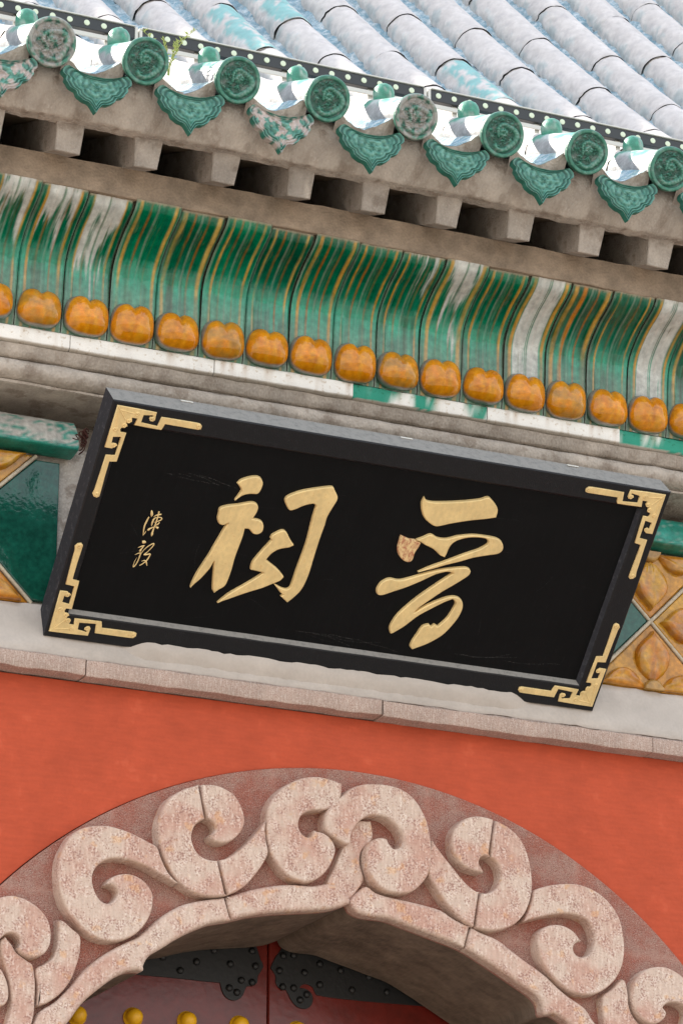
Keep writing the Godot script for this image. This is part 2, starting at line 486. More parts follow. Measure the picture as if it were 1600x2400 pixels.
# ==================================================================== setting
func build_ground():
	var mb := MB.new()
	mb.flat([Vector3(-250, -4.7, -250), Vector3(250, -4.7, -250), Vector3(250, -4.7, 250), Vector3(-250, -4.7, 250)], Vector3.UP)
	var o := part("ground", mb, M.paving, self)
	o.set_meta("kind", "structure"); o.set_meta("label", "pale paved ground in front of the gate")

const AX := 0.03
const AY := -1.95
const AR := 1.268

func arc_pts(a0: float, a1: float, n: int, r := AR) -> Array:
	var l := []
	for i in n + 1:
		var a := lerpf(a0, a1, float(i) / n)
		l.append(Vector2(AX + r * cos(a), AY + r * sin(a)))
	return l

func build_wall():
	var w := thing("gate_wall", "red plastered gate wall with pink stone ledge and pale mortar band below the plaque", "wall")
	# red plaster, cut out round the stone arch
	var o := PackedVector2Array([Vector2(-4, -0.543), Vector2(-4, -4.7), Vector2(AX - AR, -4.7)])
	for q in arc_pts(PI, 0, 72): o.append(q)
	o.append(Vector2(AX + AR, -4.7)); o.append(Vector2(4, -4.7)); o.append(Vector2(4, -0.543))
	var mb := MB.new(); mb.loft(o, [[0, -0.38, 0], [0, -0.002, 0], [0.002, 0, 1]])
	part("red_plaster", mb, M.red, w)
	# pink ledge stones with open joints
	var xs := [-2.3, -1.55, -0.698, 0.091, 0.86, 1.7, 2.6]
	for i in xs.size() - 1:
		var m2 := MB.new()
		var dy := [0.0, 0.001, 0.0, -0.003, -0.002, 0.0][i] as float
		var dz := [0.0, 0.002, 0.0, 0.003, -0.001, 0.0][i] as float
		sweep(m2, P([-0.541 + dy, -0.2, -0.541 + dy, 0.047 + dz, -0.538 + dy, 0.050 + dz, -0.503 + dy, 0.051 + dz, -0.499 + dy, 0.046 + dz, -0.499 + dy, -0.2]), xs[i] + 0.0018, xs[i + 1] - 0.0018, true, 0.0016, 0.02)
		part("ledge_stone", m2, M.ledge, w)
	# sloping mortar band above the ledge
	var m3 := MB.new()
	sweep(m3, P([-0.499, -0.2, -0.499, 0.043, -0.492, 0.046, -0.47, 0.038, -0.43, 0.026, -0.39, 0.012, -0.363, 0.002, -0.363, -0.2]), -2.3, 2.6, true, 0.0022, 0.02)
	part("mortar_band", m3, M.mortar, w)
	# mortar lapping over the lower edge of the plaque
	var m4 := MB.new()
	var nx := 70
	m4.grid(nx, 7, func(i, j):
		var x := lerpf(-0.62, 0.52, float(i) / (nx - 1)); var t := float(j) / 6.0
		var e := sst(0, 0.08, float(i) / nx) * sst(0, 0.08, 1.0 - float(i) / nx)
		var h: float = e * (0.010 + 0.006 * fn.get_noise_1d(x * 14.0) + 0.002 * fn.get_noise_1d(x * 70.0))
		return Vector3(x, lerpf(-0.478, -0.446 + h, t), 0.028 + e * (0.012 + 0.014 * sin(t * PI * 0.62))), Vector3(0, 0, 1))
	part("mortar_lip", m4, M.mortar, w)
	# core behind the panels, and the back of the gate
	var m5 := MB.new()
	m5.box(Vector3(6, 0.425, 0.2), Vector3(0.2, -0.1525, -0.115), 0.003)
	m5.box(Vector3(6, 0.24, 0.1), Vector3(0.2, 0.180, -0.20), 0.003)
	m5.box(Vector3(6, 0.36, 0.12), Vector3(0.2, 0.45, -0.02), 0.003)
	part("grey_backing", m5, M.conc, w)
	var m6 := MB.new(); m6.box(Vector3(8, 6.0, 0.2), Vector3(0, -1.7, -1.1), 0.01)
	part("rear_wall", m6, M.red, w)

func poly_split(p: PackedVector2Array, a: Vector2, b: Vector2, half := 0.0014) -> Array:
	var d := (b - a).normalized(); var n := Vector2(-d.y, d.x) * half
	var cut := PackedVector2Array([a - d * 0.004 + n, b + d * 0.004 + n * 0.7, b + d * 0.004 - n * 0.8, a - d * 0.004 - n])
	return Geometry2D.clip_polygons(p, cut)

func build_arch():
	var w := thing("stone_arch", "pinkish granite arch carved with a band of curling cloud scrolls", "arch")
	var lb := smooth_open(P([-0.7533,-1.4229, -0.7166,-1.391, -0.6803,-1.3394, -0.6379,-1.2993, -0.6004,-1.2698, -0.5678,-1.2521, -0.5404,-1.2464, -0.5293,-1.2464, -0.5269,-1.2315, -0.5136,-1.2093, -0.4863,-1.1908, -0.4423,-1.1601, -0.3979,-1.1346, -0.3532,-1.1141, -0.3081,-1.1027, -0.2685,-1.0896, -0.2287,-1.0791, -0.183,-1.0701, -0.1255,-1.0615, -0.0676,-1.0529, -0.0269,-1.0433, 0.0081,-1.0289]), 3); var rb := smooth_open(P([0.0081,-1.0289, 0.0186,-1.0441, 0.0391,-1.0529, 0.0656,-1.0556, 0.1127,-1.0563, 0.1599,-1.0679, 0.2073,-1.0795, 0.2609,-1.0933, 0.3146,-1.1072, 0.3684,-1.132, 0.4223,-1.1597, 0.4703,-1.1853, 0.5124,-1.2087, 0.5303,-1.229, 0.5372,-1.2557, 0.5664,-1.252, 0.5967,-1.2667, 0.6267,-1.2914, 0.6626,-1.332]), 3)
	var lt := smooth_open(P([0.008,-1.018, -0.0037,-1.004, -0.0213,-0.9884, -0.0505,-0.985, -0.0912,-0.9947, -0.1376,-0.9963, -0.1837,-1.0028, -0.2409,-1.0169, -0.2864,-1.0335, -0.3204,-1.0467, -0.3655,-1.0567, -0.3992,-1.0656, -0.4383,-1.0802, -0.477,-1.1054, -0.5097,-1.1352, -0.5423,-1.1658, -0.5696,-1.1806, -0.6076,-1.2027, -0.6506,-1.2356, -0.6824,-1.2672, -0.7086,-1.3007, -0.7452,-1.3402, -0.7821,-1.3666, -0.8022,-1.4068, -0.8481,-1.4667]), 3); var rt := smooth_open(P([0.7487,-1.3301, 0.6825,-1.2668, 0.6526,-1.2288, 0.6101,-1.2052, 0.5739,-1.1811, 0.5498,-1.1614, 0.5196,-1.1422, 0.4894,-1.1258, 0.4533,-1.1046, 0.4112,-1.0784, 0.3691,-1.0661, 0.3331,-1.0532, 0.2912,-1.0382, 0.2554,-1.0199, 0.2077,-1.011, 0.1601,-1.005, 0.1186,-1.0011, 0.0773,-0.9933, 0.0537,-0.9805, 0.0302,-0.9966, 0.008,-1.018]), 3)
	# the slab: outer arc, jambs, and the cusped opening
	var o := PackedVector2Array()
	for q in arc_pts(PI, 0, 90, AR - 0.0015): o.append(q)
	o.append(Vector2(AX + AR - 0.0015, -4.7)); o.append(Vector2(0.80, -4.7)); o.append(Vector2(0.80, -1.55))
	for i in rb.size(): o.append(rb[rb.size() - 1 - i])
	for i in lb.size(): o.append(lb[lb.size() - 1 - i])
	o.append(Vector2(-0.84, -1.6)); o.append(Vector2(-0.84, -4.7)); o.append(Vector2(AX - AR + 0.0015, -4.7))
	var mb := MB.new(); mb.loft(o, [[0, 0.002, 0], [0, 0.010, 0], [0.0015, 0.012, 1]])
	part("arch_face", mb, M.pit, w)
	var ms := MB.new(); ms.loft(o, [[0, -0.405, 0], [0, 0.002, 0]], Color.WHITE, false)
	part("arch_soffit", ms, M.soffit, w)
	# raised inner moulding following the opening, split at its joints
	for side in 2:
		var p := PackedVector2Array(lb if side == 0 else rb)
		p.append_array(lt if side == 0 else rt)
		var joint = [Vector2(-0.327, -1.03), Vector2(-0.300, -1.125)] if side == 0 else [Vector2(0.342, -1.03), Vector2(0.312, -1.135)]
		for q in poly_split(p, joint[0], joint[1]):
			if q.size() < 4: continue
			var m2 := MB.new()
			m2.loft(q, [[0, 0.010, 0], [0.0, 0.036, 0.05], [0.002, 0.041, 0.5], [0.006, 0.0445, 0.85], [0.012, 0.046, 1]])
			part("inner_moulding", m2, M.stone, w)
	# carved scrolls
	var sc := [P([-0.4486,-1.0295, -0.4909,-1.0143, -0.5248,-0.9993, -0.5585,-0.9896, -0.592,-0.9852, -0.6251,-0.9898, -0.6496,-1.0047, -0.6628,-1.0273, -0.6632,-1.0511, -0.6531,-1.0764, -0.6389,-1.0908, -0.6223,-1.0933, -0.6088,-1.0824, -0.6026,-1.0685, -0.6067,-1.0584, -0.6168,-1.0515, -0.6312,-1.0509, -0.6239,-1.0348, -0.6022,-1.0214, -0.5745,-1.0163, -0.5466,-1.0229, -0.5239,-1.0391, -0.5106,-1.0616, -0.51,-1.088, -0.5166,-1.1152, -0.5326,-1.1432, -0.5569,-1.1667, -0.5869,-1.1817, -0.6171,-1.1873, -0.6473,-1.185, -0.675,-1.1731, -0.703,-1.1509, -0.7255,-1.1285, -0.7399,-1.1038, -0.7503,-1.0708, -0.7547,-1.0345, -0.7515,-0.9972, -0.7414,-0.9696, -0.7258,-0.9414, -0.7044,-0.9231, -0.6826,-0.9126, -0.6551,-0.9069, -0.6274,-0.9048, -0.5939,-0.9096, -0.5603,-0.9187, -0.5264,-0.9326, -0.5026,-0.9434, -0.489,-0.974, -0.4715,-1.0042]), P([-0.2237,-0.8501, -0.2379,-0.8697, -0.2605,-0.8961, -0.2888,-0.9253, -0.317,-0.9473, -0.3453,-0.9585, -0.3737,-0.9588, -0.3966,-0.9479, -0.4094,-0.9277, -0.4132,-0.9066, -0.4062,-0.8842, -0.3923,-0.8691, -0.3754,-0.8618, -0.3611,-0.8683, -0.354,-0.8794, -0.3578,-0.8907, -0.3691,-0.8995, -0.3649,-0.911, -0.3546,-0.9163, -0.3346,-0.9179, -0.3147,-0.9119, -0.2949,-0.8962, -0.2809,-0.8756, -0.2755,-0.8532, -0.2798,-0.8319, -0.2905,-0.8085, -0.308,-0.7887, -0.3369,-0.7757, -0.3655,-0.772, -0.3997,-0.7776, -0.4336,-0.7898, -0.4616,-0.8082, -0.4837,-0.8309, -0.4971,-0.8621, -0.5037,-0.8952, -0.4996,-0.927, -0.491,-0.9582, -0.4775,-0.9862, -0.4573,-1.0161, -0.4315,-1.0374, -0.4003,-1.0501, -0.3664,-1.053, -0.3325,-1.0484, -0.2986,-1.0352, -0.2704,-1.0151, -0.2451,-0.9854, -0.2253,-0.9563, -0.2124,-0.9278, -0.2173,-0.9011]), P([-0.2217,-0.8689, -0.2199,-0.8251, -0.207,-0.7907, -0.1812,-0.7602, -0.1465,-0.7368, -0.1115,-0.7233, -0.0764,-0.7191, -0.041,-0.7243, -0.0186,-0.7311, -0.0202,-0.7635, -0.0407,-0.7935, -0.0641,-0.8045, -0.0875,-0.8083, -0.1109,-0.8142, -0.1282,-0.8283, -0.1339,-0.8481, -0.1309,-0.8615, -0.1221,-0.8715, -0.1092,-0.8755, -0.0988,-0.8689, -0.0954,-0.8581, -0.0697,-0.8601, -0.0491,-0.8716, -0.0373,-0.8895, -0.0355,-0.9084, -0.0459,-0.9369, -0.0632,-0.9633, -0.0864,-0.9821, -0.1095,-0.9916, -0.1327,-0.9908, -0.1617,-0.982, -0.185,-0.9628, -0.2054,-0.9352, -0.2173,-0.9011]), P([-0.068,-0.8473, -0.0652,-0.8156, -0.0507,-0.7881, -0.0314,-0.7703, -0.0185,-0.7605, 0.0051,-0.7384, 0.0406,-0.7242, 0.0822,-0.7193, 0.124,-0.7216, 0.1599,-0.7342, 0.1898,-0.7615, 0.2107,-0.7982, 0.2195,-0.8306, 0.2241,-0.869, 0.2221,-0.908, 0.213,-0.9421, 0.189,-0.9722, 0.1651,-0.9885, 0.1355,-0.9943, 0.1,-0.9925, 0.0705,-0.9765, 0.0528,-0.9537, 0.0439,-0.9218, 0.0438,-0.8943, 0.0556,-0.871, 0.0763,-0.8576, 0.1,-0.8572, 0.1072,-0.8686, 0.1208,-0.8803, 0.1369,-0.8742, 0.1434,-0.8613, 0.1387,-0.8396, 0.1209,-0.8195, 0.0941,-0.8058, 0.0585,-0.8054, 0.0348,-0.8181, 0.0172,-0.8367, 0.0066,-0.8571, 0.0026,-0.8823, -0.0092,-0.8864, -0.0356,-0.8756, -0.0591,-0.8617]), P([0.216,-0.9363, 0.2368,-0.9672, 0.2605,-1.0005, 0.2903,-1.0277, 0.3201,-1.0494, 0.3561,-1.0596, 0.3923,-1.0615, 0.4287,-1.0523, 0.4593,-1.0354, 0.4841,-1.008, 0.4999,-0.973, 0.5067,-0.9333, 0.5042,-0.8944, 0.4956,-0.8561, 0.4808,-0.824, 0.4596,-0.801, 0.4322,-0.7844, 0.4018,-0.7738, 0.3713,-0.7688, 0.3408,-0.7711, 0.3134,-0.7838, 0.292,-0.8058, 0.2816,-0.8293, 0.2813,-0.8572, 0.2914,-0.8839, 0.3123,-0.9038, 0.3395,-0.9137, 0.3685,-0.9162, 0.365,-0.9037, 0.359,-0.8933, 0.361,-0.8808, 0.3714,-0.8724, 0.3896,-0.8743, 0.4065,-0.8881, 0.4154,-0.9095, 0.4133,-0.932, 0.3996,-0.9529, 0.3813,-0.9631, 0.3571,-0.9646, 0.333,-0.9543, 0.3091,-0.9347, 0.2852,-0.9095, 0.2613,-0.8844, 0.2434,-0.8641, 0.2266,-0.8465, 0.2162,-0.8865]), P([0.4808,-1.0277, 0.5207,-1.0154, 0.5638,-1.0027, 0.6009,-0.9972, 0.6317,-0.9985, 0.6594,-1.0097, 0.6743,-1.0333, 0.6768,-1.061, 0.667,-1.087, 0.645,-1.1002, 0.6266,-1.0964, 0.6195,-1.0833, 0.6253,-1.0705, 0.6391,-1.0625, 0.6343,-1.0518, 0.6186,-1.0361, 0.5942,-1.0258, 0.5665,-1.0246, 0.5418,-1.0327, 0.5232,-1.0484, 0.5167,-1.0712, 0.5193,-1.1013, 0.531,-1.1305, 0.5519,-1.1561, 0.579,-1.1783, 0.6093,-1.1947, 0.646,-1.1996, 0.6831,-1.1923, 0.7176,-1.1709, 0.7431,-1.1435, 0.7595,-1.1086, 0.7655,-1.069, 0.7628,-1.0301, 0.7531,-0.9918, 0.7321,-0.9603, 0.7015,-0.9353, 0.6644,-0.9195, 0.6273,-0.9139, 0.5839,-0.9184, 0.5405,-0.9297, 0.5096,-0.9442, 0.5018,-0.9728]), P([0.7826,-1.1787, 0.7896,-1.1503, 0.809,-1.1262, 0.8345,-1.1098, 0.866,-1.1029, 0.8974,-1.1066, 0.9334,-1.1256, 0.9589,-1.1568, 0.9703,-1.1948, 0.9622,-1.2456, 0.9359,-1.2812, 0.8846,-1.3188, 0.924,-1.2601, 0.9381,-1.2144, 0.9198,-1.1966, 0.8883,-1.1967, 0.8723,-1.2093, 0.8813,-1.2223, 0.8732,-1.2397, 0.849,-1.2546, 0.8241,-1.2535, 0.7996,-1.238, 0.7848,-1.2117]), P([-0.9539,-1.2215, -0.9506,-1.1696, -0.9256,-1.1256, -0.8941,-1.1068, -0.8621,-1.0993, -0.8295,-1.1053, -0.7964,-1.1227, -0.7739,-1.1465, -0.7637,-1.1768, -0.7654,-1.2081, -0.7766,-1.23, -0.7978,-1.2424, -0.8192,-1.2444, -0.8384,-1.236, -0.8479,-1.224, -0.8408,-1.2129, -0.845,-1.2004, -0.8587,-1.1925, -0.8747,-1.1951, -0.8877,-1.2072, -0.9108,-1.2327, -0.9367,-1.2507])]
	var hs := [0.0, 0.0, 0.002, 0.006, 0.0, 0.0, 0.0, 0.0]
	var cuts := {1: [[-0.399, -0.77, -0.377, -0.87], [-0.347, -0.952, -0.32, -1.053]], 4: [[0.402, -0.768, 0.386, -0.874], [0.359, -0.96, 0.342, -1.06]]}
	for k in sc.size():
		var p := smooth(sc[k], 4)
		var pieces := [p]
		if cuts.has(k):
			for cu in cuts[k]:
				var nx := []
				for q in pieces: nx.append_array(poly_split(q, Vector2(cu[0], cu[1]), Vector2(cu[2], cu[3]), 0.0011))
				pieces = nx
		for q in pieces:
			if q.size() < 6: continue
			scroll_mesh(w, "carved_scroll", q, 0.043 + hs[k])
	for q in [P([-0.7468,-1.1438, -0.7305,-1.1447, -0.7082,-1.1608, -0.6869,-1.1785, -0.6858,-1.2159, -0.6945,-1.2532, -0.7096,-1.2909, -0.7357,-1.3242, -0.7673,-1.3477, -0.7912,-1.356, -0.7912,-1.3088, -0.7969,-1.2681, -0.7732,-1.2503, -0.7548,-1.233, -0.7461,-1.201, -0.7448,-1.1749]), P([-0.8876,-1.2098, -0.8747,-1.1971, -0.858,-1.212, -0.8439,-1.2313, -0.8191,-1.247, -0.8026,-1.2583, -0.7948,-1.2988, -0.7944,-1.3399, -0.7959,-1.3759, -0.8077,-1.4229, -0.8325,-1.4759, -0.8796,-1.495, -0.8713,-1.4336, -0.8611,-1.392, -0.8539,-1.3556, -0.8586,-1.3151, -0.8707,-1.2751, -0.8825,-1.2454]), P([-0.9198,-1.2747, -0.888,-1.2706, -0.8725,-1.2856, -0.8607,-1.3153, -0.8597,-1.3433, -0.8697,-1.3606, -0.895,-1.367, -0.9273,-1.3572]), P([0.7015,-1.1972, 0.73,-1.1714, 0.7587,-1.1421, 0.7722,-1.1491, 0.7793,-1.1845, 0.7816,-1.2147, 0.7964,-1.2427, 0.8238,-1.2634, 0.7793,-1.3004, 0.7171,-1.3167, 0.7087,-1.2846, 0.7036,-1.2411])]: scroll_mesh(w, "carved_stem", smooth(q, 4), 0.031)
	scroll_mesh(w, "carved_stem", smooth(P([0.0704,-0.8113, 0.0751,-0.8578, 0.0468,-0.8885, 0.0409,-0.9221, 0.0516,-0.9593, 0.041,-0.9823, 0.0147,-1.0178, -0.0057,-1.0318, -0.035,-1.0175, -0.0815,-1.0169, -0.0584,-0.9928, -0.044,-0.964, -0.0295,-0.9352, -0.0179,-0.9065, -0.0063,-0.8778, -0.0064,-0.8448, 0.0171,-0.8201, 0.0407,-0.8119]), 4), 0.022)

func scroll_mesh(w: Node3D, called: String, q: PackedVector2Array, h: float):
	var m2 := MB.new(); var z := 0.011
	m2.loft(q, [[0.0, z, 0.3], [0.001, z + 0.004, 0.1], [0.0016, z + h * 0.74, 0.12], [0.0026, z + h * 0.88, 0.45], [0.0042, z + h * 0.96, 0.78], [0.007, z + h, 1]])
	part(called, m2, M.stone, w)

# ==================================================================== cornice under the eave
func build_cornice():
	var w := thing("grey_cornice", "grey stepped moulding edged with white glazed strips above the plaque", "cornice")
	var a := MB.new()
	var pr := PackedVector2Array([Vector2(0.172, -0.16), Vector2(0.172, 0.068), Vector2(0.174, 0.073), Vector2(0.179, 0.074), Vector2(0.181, 0.070)])
	for i in 9:
		var t := -1.25 + 2.5 * i / 8.0
		pr.append(Vector2(0.2045 + 0.0235 * sin(t), 0.072 + 0.028 * cos(t) + 0.012 * (i / 8.0)))
	pr.append(Vector2(0.2285, 0.070)); pr.append(Vector2(0.2285, -0.16))
	sweep(a, pr, -2.3, 2.7, true, 0.0016, 0.04)
	part("round_moulding", a, M.conc, w)
	var b := MB.new()
	sweep(b, P([0.230, -0.05, 0.230, 0.100, 0.2325, 0.105, 0.245, 0.112, 0.2575, 0.121, 0.2575, -0.05]), -2.3, 2.7, true, 0.0014, 0.04)
	part("flat_moulding", b, M.conc, w)
	var xs := [-1.95, -1.56, -1.175, -0.793, -0.41, -0.029, 0.352, 0.74, 1.12, 1.5, 1.9]
	for i in xs.size() - 1:
		var m := MB.new()
		var green := i == 5 or i == 7
		var dz: float = [0.0, 0.001, 0.0, 0.0, 0.003, 0.0, 0.002, -0.002, 0.0, 0.001][i]
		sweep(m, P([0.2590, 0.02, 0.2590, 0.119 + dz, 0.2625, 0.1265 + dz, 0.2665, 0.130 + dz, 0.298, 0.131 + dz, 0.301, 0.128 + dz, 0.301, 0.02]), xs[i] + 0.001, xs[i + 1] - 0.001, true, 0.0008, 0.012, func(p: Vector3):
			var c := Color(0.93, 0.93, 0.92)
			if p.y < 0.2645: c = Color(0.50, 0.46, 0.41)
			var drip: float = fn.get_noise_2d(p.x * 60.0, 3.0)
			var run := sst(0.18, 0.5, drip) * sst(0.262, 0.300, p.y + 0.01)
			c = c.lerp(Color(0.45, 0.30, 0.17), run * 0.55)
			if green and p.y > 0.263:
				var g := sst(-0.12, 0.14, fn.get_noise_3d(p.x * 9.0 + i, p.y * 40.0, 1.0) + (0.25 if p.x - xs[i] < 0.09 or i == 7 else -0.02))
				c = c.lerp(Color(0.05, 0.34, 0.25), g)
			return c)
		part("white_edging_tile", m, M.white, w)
	# plain band above the petals
	var e := MB.new()
	sweep(e, P([0.606, 0.20, 0.606, 0.316, 0.608, 0.318, 0.683, 0.318, 0.683, 0.20]), -2.4, 2.8, true, 0.0014, 0.04)
	part("plaster_band", e, M.brown, w)

func petal_prof() -> PackedVector2Array:
	return smooth_open(P([0.300, 0.131, 0.335, 0.139, 0.386, 0.149, 0.441, 0.153, 0.482, 0.161, 0.514, 0.185, 0.546, 0.228, 0.566, 0.268, 0.585, 0.300, 0.6055, 0.315]), 6)

func build_petal_course():
	var w := thing("glazed_petal_course", "row of green S-curved glazed petals with amber lobes and orange stripes", "cornice")
	var pr := petal_prof()
	var bk := PackedVector2Array()
	for j in pr.size():
		var d := (pr[mini(j + 1, pr.size() - 1)] - pr[maxi(j - 1, 0)]).normalized()
		bk.append(pr[j] + Vector2(d.y, -d.x) * 0.011)
	var back := PackedVector2Array(bk); back.append(Vector2(0.602, 0.05)); back.append(Vector2(0.302, 0.05))
	var mb := MB.new(); sweep(mb, back, -2.2, 2.4, true, 0.0)
	part("joint_mortar", mb, M.dark, w)
	var white := {-1: 0.42, 0: 0.36, 1: 0.58, 9: 0.40, 11: 1.0, 14: 1.0, 8: 0.1}
	var bulbs := []
	for v in 4: bulbs.append(bulb_mesh(v))
	for k in range(-6, 24):
		var x := -0.8805 + 0.1213 * k
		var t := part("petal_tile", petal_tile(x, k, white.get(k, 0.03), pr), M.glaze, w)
		var b := part_mesh("petal_lobe", bulbs[(k * 7 + 21) % 4], M.glaze, t)
		b.position = Vector3(x + 0.001 * ((k * 5) % 3 - 1), 0.3455, 0.142)
		b.rotation = Vector3(0.05 * ((k * 7) % 5 - 2), 0.05 * ((k * 13) % 5 - 2), 0.03 * ((k * 11) % 5 - 2))
		b.scale = Vector3(1.0 + 0.012 * ((k * 3) % 5 - 2), 1.0 + 0.018 * ((k * 17) % 5 - 2), 1.0 + 0.05 * ((k * 5) % 5 - 2))

func petal_tile(x: float, k: int, white: float, pr: PackedVector2Array) -> MB:
	var r := RandomNumberGenerator.new(); r.seed = 100 + k
	var nu := 49; var nv := pr.size()
	var hw := 0.0594
	var tip := r.randf_range(-0.03, 0.03); var lw := r.randf_range(0.7, 1.3); var shade := r.randf_range(0.6, 1.35); var dl := r.randf_range(-0.02, 0.02)
	var orange := r.randf_range(0.2, 1.0)
	if k == 12: orange = 1.6
	var yl := Color(0.60, 0.30, 0.03).lerp(Color(0.66, 0.48, 0.14), r.randf() * 0.8)
	var nrm := PackedVector2Array()
	for j in nv:
		var d := (pr[mini(j + 1, nv - 1)] - pr[maxi(j - 1, 0)]).normalized()
		nrm.append(Vector2(-d.y, d.x))
	var mb := MB.new()
	var hgt := func(u: float, t: float) -> float:
		var h := -0.005 * (1.0 - sst(0.0, 0.045, u)) - 0.005 * (1.0 - sst(0.0, 0.045, 1.0 - u))
		var a := absf(u - 0.5)
		h += 0.0016 * exp(-pow((a - 0.37 - dl) / 0.030, 2.0))
		h += 0.0010 * exp(-pow((a - 0.15) / 0.022, 2.0))
		h -= 0.0022 * exp(-pow(a / 0.018, 2.0))
		h -= 0.0022 * sst(0.36, 0.26, a) * sst(0.03, 0.1, a)
		return h * sst(0.02, 0.25, t)
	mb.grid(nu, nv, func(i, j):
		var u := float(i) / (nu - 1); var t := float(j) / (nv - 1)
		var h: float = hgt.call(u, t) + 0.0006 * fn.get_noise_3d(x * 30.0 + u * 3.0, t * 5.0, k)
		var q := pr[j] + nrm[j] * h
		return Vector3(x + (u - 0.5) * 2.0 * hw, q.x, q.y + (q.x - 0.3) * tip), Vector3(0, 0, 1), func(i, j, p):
		var u := float(i) / (nu - 1); var t := float(j) / (nv - 1)
		var a := absf(u - 0.5)
		var n1: float = fn.get_noise_3d(u * 3.2 + k * 3.1, t * 1.5, 4.0)
		var n2: float = fn.get_noise_3d(u * 15.0 + k * 3.1, t * 3.0, 9.0)
		var c := Color(0.002, 0.19, 0.085) * shade * (1.0 + 0.5 * n1)
		c = c.lerp(Color(0.02, 0.30, 0.20), clampf(0.5 * n2 + 0.05, 0, 0.5))
		c = c.lerp(Color(0.001, 0.07, 0.035), clampf(exp(-pow((t - 0.72) / 0.16, 2.0)) * (0.45 + 1.1 * n1 + 0.6 * n2), 0, 0.75))  # upper curve darkened: shade and ground reflection of the overhang painted in
		# fired lines
		var e1 := a - 0.37 - dl + 0.006 * n1
		var ky := exp(-pow(e1 / ((0.034 + 0.012 * dl / 0.02) * lw), 4.0)) * clampf(0.95 + 1.2 * fn.get_noise_2d(t * 2.0 + k * 7.0, u * 2.0), 0.25, 1); c = c.lerp(yl, ky)
		var e2 := a - 0.155 + 0.01 * n1
		var kb := exp(-pow(e2 / 0.022, 2.0)) * clampf(0.55 + n1 + (orange - 0.6) * 0.6, 0, 1)
		c = c.lerp(Color(0.40, 0.14, 0.012), kb)
		if orange > 1.2: c = c.lerp(Color(0.62, 0.22, 0.012), exp(-pow((u - 0.33) / 0.05, 4.0)) * 0.9)
		var kp := exp(-pow(a / 0.02, 2.0)); c = c.lerp(Color(0.36, 0.42, 0.33), kp * 0.55)
		# bare clay along the joints and at the broken top rim
		var ke := sst(0.455, 0.485, a + 0.01 * n2); c = c.lerp(Color(0.22, 0.32, 0.25), ke * 0.7)
		var top := sst(0.955, 0.985, t + 0.02 * n2); c = c.lerp(Color(0.42, 0.36, 0.25), top * 0.8)
		# glaze worn off to the pale slip
		var wear := 0.0
		if white > 0.9: wear = sst(0.34, 0.30, a + 0.012 * n2) * (1.0 - 0.9 * exp(-pow((a - 0.02) / 0.012, 2.0))) * (1.0 - 0.7 * sst(0.45, 0.75, n2))
		elif white > 0.05: wear = sst(-0.04, 0.26, n1 * 0.55 + n2 * 0.25 + (t - 1.0 + white) * 0.9) * sst(0.36, 0.31, a) * (1.0 - kp)
		c = c.lerp(Color(0.72, 0.73, 0.69), clampf(wear, 0, 1) * 0.93)
		c = c.lerp(Color(0.03, 0.42, 0.27), clampf(exp(-pow((t - 0.36) / 0.15, 2.0)) * (0.75 + 1.5 * n1 + 0.5 * n2), 0, 0.85) * (1.0 - clampf(ky + kb + wear, 0, 1)))  # brighter lower curve: sky reflection painted into the thin glaze colour
		# greyish zone low down by the lobe: ground and sky reflection painted in
		var lowp := sst(0.40, 0.26, t + 0.05 * n1); c = c.lerp(Color(0.33, 0.36, 0.30), lowp * 0.32)
		c.a = 1.0
		return c)
	# the tile's two flanks, turned back into the joint
	for s in [-1.0, 1.0]:
		var base := mb.v.size()
		for j in nv:
			var u := 0.0 if s < 0 else 1.0
			var h: float = hgt.call(u, float(j) / (nv - 1))
			var q := pr[j] + nrm[j] * h; var q2 := pr[j] - nrm[j] * 0.014
			mb.vert(Vector3(x + s * hw, q.x, q.y), Vector3(s, 0, 0), Color(0.16, 0.15, 0.11)); mb.vert(Vector3(x + s * hw, q2.x, q2.y), Vector3(s, 0, 0), Color(0.16, 0.15, 0.11))
		for j in nv - 1: mb.quad(base + j * 2, base + j * 2 + 1, base + j * 2 + 3, base + j * 2 + 2)
	return mb

